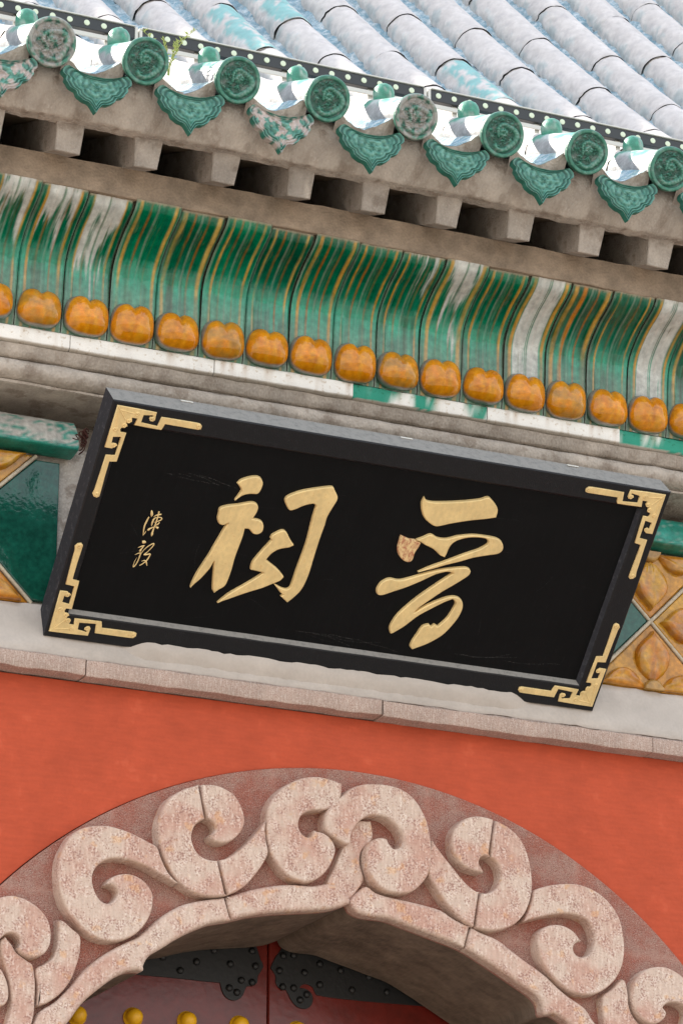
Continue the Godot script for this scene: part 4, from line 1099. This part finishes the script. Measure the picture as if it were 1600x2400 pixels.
func flower_tile(w: Node3D, p: PackedVector2Array, c: Vector2, r: float, x0: float, x1: float, y0: float, y1: float, sd: int):
	var amber := func(q: Vector3) -> Color:
		var n1: float = fn.get_noise_3d(q.x * 14.0, q.y * 14.0, sd); var n2: float = fn.get_noise_3d(q.x * 60.0, q.y * 20.0, sd)
		var a := Color(0.60, 0.19, 0.010).lerp(Color(0.68, 0.35, 0.03), clampf(0.5 + n1 * 1.4 + (0.2 if q.y > -0.17 else -0.25), 0, 1))
		return a.lerp(Color(0.40, 0.27, 0.18), clampf(n2 + 0.0, 0, 0.4))
	var t := part("flower_tile", flat_tile(p, amber), M.glaze, w)
	for k in 4:
		var a := k * PI / 2
		var o := PackedVector2Array()
		for q in [[0.12, 0.0], [0.16, 0.09], [0.28, 0.215], [0.45, 0.275], [0.60, 0.25], [0.72, 0.165], [0.82, 0.06], [0.895, 0.0], [0.82, -0.06], [0.72, -0.165], [0.60, -0.25], [0.45, -0.275], [0.28, -0.215], [0.16, -0.09]]:
			o.append(c + (Vector2(q[0], q[1]) * r).rotated(a))
		var sm := smooth(o, 3)
		var cl := clip_rect(sm, x0 + 0.002, x1 - 0.002, y0 + 0.002, y1 - 0.002)
		if cl.size() < 6: continue
		var cc := Vector2.ZERO
		for q in cl: cc += q
		cc /= cl.size()
		var mb := MB.new(); var n := cl.size()
		var ss := [1.0, 0.985, 0.955, 0.90, 0.8, 0.62, 0.4, 0.2, 0.0]; var zz := [-0.003, 0.007, 0.014, 0.0185, 0.022, 0.0235, 0.021, 0.019, 0.0185]
		mb.grid(n, ss.size(), func(i, j):
			var q: Vector2 = cc + (cl[i] - cc) * ss[j]
			var l := (q - c).rotated(-a) / r
			var rib: float = 0.0032 * cos(atan2(l.y, l.x) * 17.0) * sst(0.50, 0.2, l.x)
			return Vector3(q.x, q.y, zz[j] - 0.010 * sst(0.55, 0.15, l.x) + rib * sst(1.0, 0.8, ss[j])), Vector3(0, 0, 1), func(i, j, q): return amber.call(q) * 1.05, true)
		part("petal", mb, M.glaze, t)
	var ce := PackedVector2Array()
	for i in 24: ce.append(c + Vector2(cos(TAU * i / 24), sin(TAU * i / 24)) * r * 0.155)
	var ccl := clip_rect(ce, x0, x1, y0 + 0.001, y1 - 0.001)
	if ccl.size() > 5:
		var mb2 := MB.new()
		mb2.loft(ccl, [[0, -0.002, 0], [0, 0.010, 0.1], [0.002, 0.0145, 0.5], [0.006, 0.018, 0.9], [0.010, 0.019, 1]], Color(0.50, 0.27, 0.06))
		part("flower_centre", mb2, M.glaze, t)

# ==================================================================== doors
func build_doors():
	var dz := -0.425
	var jx := -0.006
	var studs := [P([-0.3581,-1.1207, -0.2969,-1.097, -0.2491,-1.127, -0.2052,-1.1005, -0.1581,-1.0668, -0.1128,-1.0972, -0.1149,-1.159, -0.0938,-1.1682, -0.0823,-1.1363, -0.0523,-1.1391, -0.0438,-1.0962, -0.0533,-1.0577]), P([0.0332,-1.0617, 0.0617,-1.0578, 0.0925,-1.1002, 0.0227,-1.1011, 0.0322,-1.1425, 0.0625,-1.1425, 0.099,-1.156, 0.0809,-1.1717, 0.1354,-1.1272, 0.1351,-1.0734, 0.2261,-1.1329, 0.325,-1.1294, 0.4184,-1.1408, 0.1934,-1.0849, 0.2736,-1.0944])]
	var plates := [P([-0.4041,-1.1472, -0.3574,-1.1483, -0.287,-1.1472, -0.2043,-1.1478, -0.1389,-1.1478, -0.1344,-1.1663, -0.1234,-1.1832, -0.1024,-1.1902, -0.0817,-1.181, -0.0718,-1.1617, -0.0659,-1.1499, -0.0491,-1.1472, -0.0373,-1.1366, -0.0362,-1.1208, -0.0209,-1.0951, -0.0289,-1.0779, -0.0383,-1.0506, -0.0458,-1.0316, -0.0574,-0.9789, -0.4076,-1.0143]), P([-0.0016,-1.0967, 0.0114,-1.0684, 0.0282,-1.0441, 0.034,-1.0152, 0.0335,-0.9698, 0.4995,-0.9227, 0.4979,-1.1581, 0.4465,-1.1554, 0.3169,-1.1575, 0.1986,-1.1581, 0.1276,-1.1545, 0.1178,-1.1362, 0.0988,-1.1289, 0.0867,-1.1323, 0.0789,-1.1409, 0.0928,-1.1408, 0.1081,-1.1467, 0.1167,-1.16, 0.1144,-1.1799, 0.0975,-1.1932, 0.0732,-1.1898, 0.0549,-1.1713, 0.0426,-1.1499, 0.0244,-1.1471, 0.0133,-1.133, 0.0131,-1.1133])]
	var bs := P([-0.5211,-1.2656, -0.3722,-1.2572, -0.2277,-1.2536, -0.0854,-1.252])
	var stud := MB.new()
	lathe(stud, [[0.0095, 0.0], [0.0093, 0.003], [0.0075, 0.0065], [0.004, 0.0085], [0.0, 0.009]], 14)
	var sm := stud.mesh()
	var boss := MB.new()
	lathe(boss, [[0.026, 0.0], [0.0255, 0.004], [0.0215, 0.006], [0.0215, 0.012], [0.0205, 0.019], [0.017, 0.026], [0.011, 0.031], [0.005, 0.033], [0.0, 0.0335]], 22)
	var bm := boss.mesh()
	for side in 2:
		var d := thing("door_leaf", ["left dark red door leaf with a row of yellow studs", "right dark red door leaf under the shadowed side of the arch"][side], "door", Vector3.ZERO, "gate door leaves")
		var mb := MB.new(); var xa: float = -1.0 if side == 0 else jx + 0.0015; var xb: float = jx - 0.0015 if side == 0 else 1.0
		mb.box(Vector3(xb - xa, 3.75, 0.06), Vector3((xa + xb) / 2, -2.80, dz - 0.030), 0.003)
		part("door_board", mb, M.door, d)
		var pm := MB.new(); pm.loft(smooth(plates[side], 2), [[0, dz - 0.002, 0], [0, dz + 0.003, 0.2], [0.0012, dz + 0.004, 1]])
		var pl := part("iron_plate", pm, M.iron, d)
		for q in studs[side]:
			var s := part_mesh("stud", sm, M.iron, pl); s.position = Vector3(q.x, q.y, dz + 0.004); s.rotation.x = PI / 2
		for k in 4:
			if side == 0:
				for row in 3:
					var b := part_mesh("door_boss", bm, M.brass, d); b.position = Vector3(bs[k].x, bs[k].y - 0.21 * row, dz); b.rotation.x = PI / 2
			else:
				for row in 3:
					var b := part_mesh("door_boss", bm, M.brass, d); b.position = Vector3(2.0 * jx - bs[k].x, bs[k].y - 0.21 * row, dz); b.rotation.x = PI / 2

# ==================================================================== plaque
const PU0 := -0.803
const PU1 := 0.695
const PV1 := 0.619

func stroke_list(a: Array, mb: MB, w: float):
	# a brush stroke: tapered ribbon with rounded section
	var c := PackedVector2Array(); var r := PackedVector2Array()
	for i in range(0, a.size(), 3): c.append(Vector2(a[i], a[i + 1])); r.append(Vector2(a[i + 2] * 0.5, 0))
	var cs := smooth_open(c, 5); var rs := smooth_open(r, 5)
	var n := cs.size()
	mb.grid(9, n, func(i, j):
		var d := (cs[mini(j + 1, n - 1)] - cs[maxi(j - 1, 0)]).normalized(); var nn := Vector2(-d.y, d.x)
		var t = i / 8.0 * 2.0 - 1.0; var rr := maxf(rs[j].x, 0.0002)
		var q = cs[j] + nn * rr * t
		return Vector3(q.x, q.y, w + minf(0.0035, rr) * sqrt(maxf(0.0, 1.0 - t * t)) - (0.001 if absf(t) > 0.99 else 0.0)), Vector3(0, 0, 1))

func build_plaque():
	var lean := 0.76
	var w := thing("name_plaque", "black lacquered name plaque with large gold characters, leaning out under the cornice", "plaque", Vector3(0, -0.443, 0.045))
	w.rotation.x = lean
	var ui0 := -0.752; var ui1 := 0.622; var vi0 := 0.066; var vi1 := 0.552
	var fw_ := -0.016
	# field board (uv mapped)
	var mb := MB.new()
	mb.box(Vector3(ui1 - ui0 + 0.06, vi1 - vi0 + 0.06, 0.03), Vector3((ui0 + ui1) / 2, (vi0 + vi1) / 2, fw_ - 0.015), 0.001)
	for i in mb.v.size(): mb.uv[i] = Vector2((mb.v[i].x - ui0) / (ui1 - ui0), 1.0 - (mb.v[i].y - vi0) / (vi1 - vi0))
	part("field_board", mb, M.board, w)
	# four mitred rails
	var oc := [Vector2(PU0, -0.012), Vector2(PU1, -0.012), Vector2(PU1, PV1), Vector2(PU0, PV1)]
	var ic := [Vector2(ui0, vi0), Vector2(ui1, vi0), Vector2(ui1, vi1), Vector2(ui0, vi1)]
	var names := ["lower_rail", "side_rail", "upper_rail", "side_rail"]
	for s in 4:
		var m2 := MB.new(); var e := (s + 1) % 4
		var m2b := MB.new()
		var out_n: Vector2 = [Vector2(0, -1), Vector2(1, 0), Vector2(0, 1), Vector2(-1, 0)][s]
		var wdt := absf((oc[s] - ic[s]).dot(out_n))
		var pr := [[0.0, -0.074], [0.0, -0.003], [0.003 / wdt, 0.0], [1.0 - 0.014 / wdt, 0.0], [1.0 - 0.011 / wdt, -0.002], [1.0 - 0.003 / wdt, fw_ - 0.002], [1.0, fw_ - 0.004]]
		for i in pr.size() - 1:
			var a = pr[i]; var b = pr[i + 1]
			var dn := Vector2((b[0] - a[0]) * wdt, b[1] - a[1]).normalized()   # (inwards, up)
			var nn2 := Vector2(-dn.y, dn.x)
			if i == 0: nn2 = Vector2(-1, 0)
			if nn2.y < -0.001: nn2 = -nn2
			if i >= 3 and nn2.x < 0: nn2.x = absf(nn2.x)
			var nn := Vector3(-out_n.x * nn2.x, -out_n.y * nn2.x, nn2.y)
			var seg := 30
			var mm: MB = m2b if (s == 2 and i == 0) or (s == 0 and i >= 4) or (s == 3 and i == 0) or (s == 1 and i >= 4) else m2  # paler faces: dust and wear, plus light painted on top and inner bevels
			var base := mm.v.size()
			for k in seg + 1:
				var t := k / float(seg)
				for ab in 2:
					var q = a if ab == 0 else b
					var p: Vector2 = (oc[s] as Vector2).lerp(ic[s], q[0]).lerp((oc[e] as Vector2).lerp(ic[e], q[0]), t)
					var wob: float = 0.0008 * fn.get_noise_2d(t * 30.0 + s * 9.0, q[0] * 3.0)
					mm.vert(Vector3(p.x, p.y, q[1] + wob) + Vector3(out_n.x, out_n.y, 0) * wob, nn)
			for k in seg: mm.quad(base + k * 2, base + k * 2 + 1, base + k * 2 + 3, base + k * 2 + 2)
		var rail := part(names[s], m2, M.lacquer_worn, w)
		if m2b.v.size() > 0: part("dusty_lit_edge", m2b, M.grey_side if s == 3 or s == 1 else M.dusty_lit, rail)
	var bk := MB.new(); bk.box(Vector3(PU1 - PU0 - 0.01, PV1 - 0.01, 0.02), Vector3((PU0 + PU1) / 2, PV1 / 2, -0.0625), 0.002)
	part("back_board", bk, M.lacquer, w)
	# characters
	var field := fw_ - 0.0005
	var left := [P([-0.4353,0.454, -0.4282,0.4653, -0.4082,0.4764, -0.3891,0.4807, -0.3775,0.4754, -0.3701,0.4628, -0.3718,0.4433, -0.3779,0.4345, -0.3948,0.4323, -0.4105,0.4262, -0.4207,0.4173, -0.4289,0.4099, -0.4219,0.4291, -0.4206,0.4402]), P([-0.4591,0.384, -0.4417,0.394, -0.4148,0.402, -0.3885,0.4116, -0.3738,0.4116, -0.3639,0.4023, -0.3634,0.3873, -0.3688,0.3701, -0.357,0.3701, -0.3435,0.3662, -0.3354,0.3553, -0.3343,0.3403, -0.3433,0.331, -0.3568,0.3307, -0.3697,0.3402, -0.3803,0.3403, -0.3796,0.3149, -0.3824,0.2657, -0.3813,0.2231, -0.3848,0.1857, -0.399,0.1701, -0.4079,0.1607, -0.4154,0.17, -0.4239,0.2043, -0.433,0.2426, -0.4373,0.2236, -0.4519,0.1939, -0.4642,0.1761, -0.4723,0.1657, -0.4707,0.1879, -0.4645,0.2164, -0.4525,0.2548, -0.4434,0.2927, -0.4342,0.3306, -0.4287,0.3472, -0.4374,0.341, -0.4483,0.3423, -0.4571,0.3541, -0.4587,0.369]), P([-0.303,0.4303, -0.2981,0.4431, -0.2736,0.4592, -0.2419,0.4716, -0.1945,0.4854, -0.182,0.4741, -0.1703,0.4578, -0.1741,0.4359, -0.1812,0.4073, -0.1812,0.3829, -0.1826,0.3398, -0.1822,0.2907, -0.1818,0.2415, -0.1879,0.2034, -0.2034,0.1762, -0.2144,0.1634, -0.2277,0.1713, -0.236,0.1769, -0.2317,0.1825, -0.2402,0.1868, -0.2642,0.2085, -0.2408,0.2003, -0.2256,0.1995, -0.219,0.2092, -0.2177,0.2606, -0.215,0.3286, -0.2182,0.377, -0.2197,0.4103, -0.22,0.4285, -0.2296,0.4324, -0.2506,0.4236, -0.2677,0.4117, -0.2818,0.4058, -0.292,0.4139]), P([-0.3093,0.326, -0.3074,0.3354, -0.2924,0.3482, -0.2818,0.3523, -0.2714,0.3472, -0.2575,0.3311, -0.2439,0.3179, -0.2536,0.3091, -0.2777,0.3004, -0.2939,0.2856, -0.3021,0.2678, -0.2858,0.2593, -0.2642,0.2473, -0.2436,0.2307, -0.2495,0.2187, -0.2667,0.2068, -0.2915,0.1907, -0.3172,0.1776, -0.3476,0.1606, -0.3727,0.1457, -0.3923,0.136, -0.3721,0.1631, -0.3443,0.1888, -0.3166,0.2146, -0.3007,0.2324, -0.3197,0.2344, -0.3344,0.2358, -0.3359,0.2546, -0.3289,0.2741, -0.3143,0.3038, -0.305,0.3218])]
	var right := [P([0.0505,0.4965, 0.0591,0.4887, 0.0778,0.4875, 0.1126,0.4931, 0.1584,0.5029, 0.1976,0.5142, 0.2161,0.5233, 0.2308,0.5165, 0.2491,0.5009, 0.2552,0.4882, 0.2551,0.4721, 0.2272,0.4633, 0.1875,0.4526, 0.1434,0.4376, 0.108,0.4239, 0.0881,0.4288, 0.0687,0.4411, 0.055,0.4604, 0.0478,0.4808]), P([0.066,0.3808, 0.0823,0.3908, 0.1001,0.4016, 0.1207,0.395, 0.1448,0.3963, 0.1717,0.408, 0.2115,0.418, 0.2543,0.4197, 0.2799,0.4175, 0.2957,0.4076, 0.3026,0.3911, 0.2936,0.3772, 0.2657,0.3678, 0.2323,0.3564, 0.2003,0.3408, 0.1626,0.3243, 0.131,0.3082, 0.098,0.2963, 0.128,0.3171, 0.1641,0.3383, 0.2051,0.3634, 0.2365,0.3808, 0.2556,0.3975, 0.2548,0.4074, 0.2445,0.412, 0.22,0.4112, 0.1915,0.4042, 0.1682,0.3906, 0.1597,0.3738, 0.1582,0.3561, 0.1553,0.3463, 0.1422,0.3486, 0.1192,0.3624, 0.0947,0.3698, 0.0826,0.3747]), P([0.0074,0.2269, 0.0064,0.2392, 0.0133,0.2558, 0.0307,0.2679, 0.0554,0.2673, 0.0799,0.2766, 0.1115,0.2927, 0.1437,0.3071, 0.1826,0.3199, 0.2171,0.3278, 0.2315,0.3256, 0.2374,0.3171, 0.2339,0.3053, 0.2085,0.2794, 0.1801,0.2531, 0.1527,0.2238, 0.1325,0.2006, 0.1253,0.1869, 0.1458,0.207, 0.1758,0.2286, 0.2021,0.2426, 0.2228,0.2457, 0.2401,0.237, 0.2485,0.2193, 0.2465,0.1937, 0.2367,0.1669, 0.219,0.1357, 0.1905,0.1093, 0.1674,0.0944, 0.1518,0.0852, 0.1431,0.0928, 0.1441,0.1088, 0.15,0.1287, 0.1578,0.152, 0.1735,0.1607, 0.1816,0.1549, 0.1883,0.1629, 0.199,0.1587, 0.2154,0.184, 0.2234,0.2124, 0.2243,0.2283, 0.2134,0.2368, 0.1953,0.2258, 0.1659,0.2025, 0.1371,0.1774, 0.1106,0.145, 0.0871,0.1226, 0.0806,0.1197, 0.0732,0.1332, 0.0744,0.1523, 0.0861,0.1823, 0.1154,0.2245, 0.1467,0.2606, 0.1741,0.2898, 0.1907,0.3068, 0.1742,0.308, 0.1472,0.2964, 0.1125,0.271, 0.0822,0.2508, 0.0511,0.2335, 0.0277,0.2206, 0.0149,0.2186])]
	for side in 2:
		var holder := Node3D.new(); holder.name = "gold_character" if side == 0 else "gold_character_001"; w.add_child(holder)
		for st in (left if side == 0 else right):
			part("stroke", gold_stroke(st, field), M.gold, holder)
		if side == 1:
			var wn := part("stroke", gold_stroke(P([0.0229,0.3857, 0.0329,0.383, 0.0493,0.3794, 0.0644,0.3799, 0.0809,0.3744, 0.0793,0.3624, 0.0743,0.3461, 0.0743,0.3275, 0.0663,0.3182, 0.0502,0.3206, 0.0338,0.3336, 0.0251,0.3508, 0.0231,0.3722]), field), M.gold_worn, holder)
			wn.set_meta("label", "stroke with its gold leaf flaked off")
	var sg := Node3D.new(); sg.name = "small_signature"; w.add_child(sg)
	for st in [[-0.6248,0.3490,0.0010, -0.6231,0.3453,0.0057, -0.6212,0.3395,0.0082, -0.6205,0.3352,0.0057, -0.6197,0.3314,0.0010], [-0.6258,0.3313,0.0037, -0.6283,0.3190,0.0049, -0.6301,0.3064,0.0047, -0.6289,0.2934,0.0037, -0.6259,0.2781,0.0008], [-0.6264,0.2819,0.0018, -0.6241,0.2871,0.0025, -0.6219,0.2945,0.0008], [-0.6056,0.3495,0.0051, -0.6045,0.3431,0.0045, -0.6041,0.3343,0.0039, -0.6043,0.3264,0.0039, -0.6043,0.3176,0.0039, -0.6050,0.3087,0.0039, -0.6055,0.3015,0.0039, -0.6059,0.2927,0.0053, -0.6054,0.2866,0.0065, -0.6055,0.2813,0.0016], [-0.6147,0.3318,0.0010, -0.6092,0.3375,0.0034, -0.6033,0.3402,0.0045, -0.5972,0.3425,0.0037], [-0.6127,0.3075,0.0016, -0.6135,0.3161,0.0049, -0.6119,0.3278,0.0045, -0.6059,0.3319,0.0025, -0.5980,0.3336,0.0034, -0.5932,0.3317,0.0039, -0.5944,0.3271,0.0034, -0.6028,0.3213,0.0026, -0.6097,0.3189,0.0012], [-0.5957,0.3216,0.0016, -0.5979,0.3160,0.0039, -0.6028,0.3112,0.0020], [-0.6189,0.2955,0.0045, -0.6166,0.2989,0.0061, -0.6139,0.3015,0.0045, -0.6040,0.3081,0.0016], [-0.6032,0.3081,0.0018, -0.5985,0.3066,0.0057, -0.5957,0.3057,0.0069], [-0.6244,0.2633,0.0074, -0.6199,0.2640,0.0094, -0.6151,0.2647,0.0057], [-0.6298,0.2470,0.0015, -0.6223,0.2517,0.0041, -0.6153,0.2552,0.0033], [-0.6167,0.2530,0.0029, -0.6204,0.2453,0.0041, -0.6222,0.2398,0.0061, -0.6209,0.2360,0.0016], [-0.6188,0.2310,0.0020, -0.6127,0.2448,0.0025, -0.6042,0.2563,0.0031, -0.5945,0.2637,0.0037, -0.5938,0.2584,0.0033, -0.6006,0.2440,0.0025, -0.6072,0.2346,0.0029, -0.6095,0.2311,0.0047, -0.6025,0.2329,0.0041, -0.5955,0.2351,0.0041, -0.5950,0.2307,0.0039, -0.5983,0.2187,0.0039, -0.6048,0.2088,0.0033, -0.6128,0.2013,0.0025], [-0.6111,0.2131,0.0013, -0.6043,0.2160,0.0033, -0.5993,0.2132,0.0049, -0.5940,0.2033,0.0020], [-0.6333,0.2261,0.0008, -0.6273,0.2310,0.0026, -0.6213,0.2337,0.0037, -0.6192,0.2323,0.0039, -0.6193,0.2269,0.0039, -0.6203,0.2126,0.0034, -0.6230,0.2015,0.0033, -0.6270,0.1951,0.0031, -0.6283,0.2025,0.0021, -0.6269,0.2151,0.0015, -0.6225,0.2247,0.0007]]:
		var m3 := MB.new(); stroke_list(st, m3, field)
		part("brush_stroke", m3, M.gold, sg)
	# corner fittings, mirrored to the four corners
	var co := P([0,0, 0.053,-0.0007, 0.0998,-0.0023, 0.1013,-0.0226, 0.0971,-0.0272, 0.0908,-0.0262, 0.0858,-0.0211, 0.0871,-0.0158, 0.0931,-0.0157, 0.0932,-0.0114, 0.0702,-0.0146, 0.0695,-0.0234, 0.0691,-0.0337, 0.1109,-0.0365, 0.1128,-0.024, 0.1148,-0.0118, 0.1625,-0.0117, 0.2049,-0.0119, 0.2141,-0.0126, 0.2199,-0.0185, 0.2194,-0.0266, 0.2123,-0.029, 0.1675,-0.0287, 0.1284,-0.0283, 0.1264,-0.0366, 0.1233,-0.0447, 0.0877,-0.0443, 0.0542,-0.0431, 0.057,-0.026, 0.0444,-0.0258, 0.0461,-0.0342, 0.0422,-0.0399, 0.0341,-0.0385, 0.0355,-0.0456, 0.0332,-0.0546, 0.0258,-0.0554, 0.0237,-0.0597, 0.0266,-0.066, 0.0409,-0.0659, 0.0396,-0.1039, 0.0384,-0.142, 0.0205,-0.1449, 0.0205,-0.1875, 0.0216,-0.2266, 0.0213,-0.237, 0.0159,-0.2414, 0.0075,-0.2393, 0.0022,-0.232, 0.0046,-0.2212, 0.0059,-0.1749, 0.0071,-0.1288, 0.0296,-0.1267, 0.03,-0.1032, 0.0306,-0.0784, 0.0118,-0.0811, 0.0126,-0.0981, 0.0176,-0.0961, 0.022,-0.1, 0.0218,-0.1069, 0.0174,-0.111, -0.0014,-0.1107, -0.0005,-0.0558])
	var orn := P([0.0537,-0.0147, 0.0387,-0.0355, 0.0309,-0.0487, 0.0119,-0.061, 0.2118,-0.0199, 0.0134,-0.2325, 0.0925,-0.0213, 0.02,-0.1021])
	var cs := [[Vector2(-0.7905, 0.608), 1.0, 1.0], [Vector2(0.681, 0.6105), -1.0, 1.0], [Vector2(-0.795, 0.0035), 1.0, -1.0], [Vector2(0.687, 0.002), -1.0, -1.0]]
	for q in cs:
		var pts := PackedVector2Array()
		for p in co: pts.append(q[0] + Vector2(p.x * q[1], p.y * q[2]))
		var m4 := MB.new()
		m4.loft(pts, [[0, -0.001, 0], [0, 0.0022, 0.2], [0.0007, 0.0032, 0.7], [0.0014, 0.0034, 1]])
		var f := part("corner_fitting", m4, M.gold, w)
		for p in orn:
			var m5 := MB.new(); var rp := []
			var cc: Vector2 = q[0] + Vector2(p.x * q[1], p.y * q[2])
			for i in 22:
				var t := i / 21.0; var a := t * 8.5
				rp.append(Vector3(cc.x + cos(a) * 0.0058 * (1.0 - 0.75 * t), cc.y + sin(a) * 0.0058 * (1.0 - 0.75 * t), 0.0034))
			tube(m5, rp, 0.0017, 0.0022, 6)
			part("embossed_curl", m5, M.gold, f)
		# raised line running along each arm
		var m6 := MB.new()
		for ln in [[Vector2(0.008, -0.010), Vector2(0.046, -0.014)], [Vector2(0.008, -0.010), Vector2(0.012, -0.062)], [Vector2(0.002, -0.002), Vector2(0.030, -0.034)]]:
			var rp := []
			for i in 6:
				var v: Vector2 = (ln[0] as Vector2).lerp(ln[1], i / 5.0)
				rp.append(Vector3(q[0].x + v.x * q[1], q[0].y + v.y * q[2], 0.0034))
			tube(m6, rp, 0.0013, 0.0013, 6)
		part("embossed_line", m6, M.gold, f)
	# small hanging plates on the top edge
	for u in [-0.60, -0.02, 0.44]:
		var m7 := MB.new(); m7.box(Vector3(0.032, 0.002, 0.007), Vector3(u, PV1 + 0.0018, -0.064), 0.0006)
		part("hanging_plate", m7, M.metal_grey, w)

func gold_stroke(st: PackedVector2Array, z: float) -> MB:
	var m := MB.new()
	m.loft(smooth(st, 4), [[-0.0008, z - 0.001, 0.4], [0, z + 0.0005, 0.2], [0.0006, z + 0.006, 0.25], [0.0014, z + 0.0082, 0.6], [0.0026, z + 0.0092, 0.85], [0.0036, z + 0.0094, 1]])
	return m

# ==================================================================== light bars along the eave
func build_light_bars():
	var xs := [-2.0, -0.700, 0.100, 0.94, 1.8]
	var lab := ["black light bar with pale round lenses over the leftmost eave discs", "black light bar with pale round lenses beside the small weed", "black light bar with pale lenses over the right half of the eave", "black light bar with pale lenses beyond the right end of the eave"]
	for i in xs.size() - 1:
		var xa: float = xs[i] + 0.010; var xb: float = xs[i + 1] - 0.010
		if i == 3: continue
		var w := thing("light_bar", lab[i], "light bar", Vector3.ZERO, "light bars along the eave")
		var z := 0.305; var yb := 1.049
		var mb := MB.new(); mb.box(Vector3(xb - xa, 0.031, 0.024), Vector3((xa + xb) / 2, yb + 0.0155, z - 0.012), 0.001)
		part("bar_housing", mb, M.metal_black, w)
		var mt := MB.new(); mt.box(Vector3(xb - xa, 0.003, 0.030), Vector3((xa + xb) / 2, yb + 0.0335, z - 0.011), 0.0006)
		part("top_cover", mt, M.metal_grey, w)
		var ml := MB.new(); ml.box(Vector3(xb - xa, 0.012, 0.004), Vector3((xa + xb) / 2, yb - 0.013, z - 0.004), 0.0008)
		part("mounting_rail", ml, M.metal_grey, w)
		for e in [xa - 0.004, xb + 0.004]:
			var m2 := MB.new(); m2.box(Vector3(0.008, 0.036, 0.028), Vector3(e, yb + 0.014, z - 0.012), 0.001)
			part("end_cap", m2, M.metal_grey, w)
		var n := int((xb - xa) / 0.0452)
		var lm := MB.new(); lathe(lm, [[0.0076, 0.0], [0.0076, 0.0012], [0.006, 0.0018], [0.0, 0.002]], 18)
		var lmesh := lm.mesh()
		for k in n:
			var l := part_mesh("lens", lmesh, M.lens, w)
			l.position = Vector3(xa + 0.022 + 0.0452 * k, yb + 0.0165, z); l.rotation.x = PI / 2
		# feet down to the tiles
		var nf := int((xb - xa) / TP) + 1
		for k in nf:
			var fx: float = TX + TP * (ceil((xa - TX) / TP) + k)
			if fx > xb: continue
			var m3 := MB.new(); m3.box(Vector3(0.014, 0.05, 0.003), Vector3(fx, yb - 0.022, z - 0.012), 0.0006)
			part("foot", m3, M.metal_grey, w)

func build_small():
	# weed growing out of the mortar between the tiles
	var w := thing("weed", "small feathery weed sprouting between the second and third eave discs", "plant", Vector3(-0.663, 0.905, 0.42))
	var r := RandomNumberGenerator.new(); r.seed = 9
	for s in 6:
		var a := r.randf_range(-0.5, 0.5); var h := r.randf_range(0.07, 0.13) if s > 0 else 0.14
		var pts := []
		for i in 7:
			var t := i / 6.0
			pts.append(Vector3(a * 0.09 * t * t * 2.0 + 0.002 * sin(s + t * 6.0), h * t, 0.03 * t * (0.4 - r.randf() * 0.2)))
		var mb := MB.new(); tube(mb, pts, 0.0013, 0.0006, 5)
		part("stem", mb, M.leaf, w)
		var ml := MB.new()
		for k in 16:
			var t := 0.4 + 0.6 * k / 15.0; var p: Vector3 = pts[mini(int(t * 6), 5)].lerp(pts[mini(int(t * 6) + 1, 6)], fmod(t * 6, 1.0))
			var d := Vector3(r.randf_range(-1, 1), r.randf_range(0.1, 0.9), r.randf_range(-0.4, 0.8)).normalized() * r.randf_range(0.008, 0.017)
			var sd := d.cross(Vector3(0, 0.3, 1)).normalized() * 0.0022
			ml.flat([p, p + d * 0.5 + sd, p + d, p + d * 0.5 - sd], Vector3(0, 0.3, 1).normalized())
		part("leaves", ml, M.leaf, w)
	# rusty wire that ties the plaque back to the wall
	var t := thing("wire_tie", "rusty twisted wire tie at the left edge of the plaque", "wire", Vector3(-0.765, 0.03, 0.19))
	var mb2 := MB.new()
	for s in 5:
		var pts := []
		for i in 26:
			var q := i / 25.0
			pts.append(Vector3(-0.008 * q + 0.005 * cos(q * 22.0 + s * 2.0), 0.006 * sin(q * 19.0 + s * 1.7) - 0.028 * q * (s * 0.5), 0.006 * sin(q * 22.0 + s) - 0.06 * q * (1.0 if s == 0 else 0.2)))
		tube(mb2, pts, 0.0018, 0.0014, 6)
	part("wire_strand", mb2, M.wire, t)
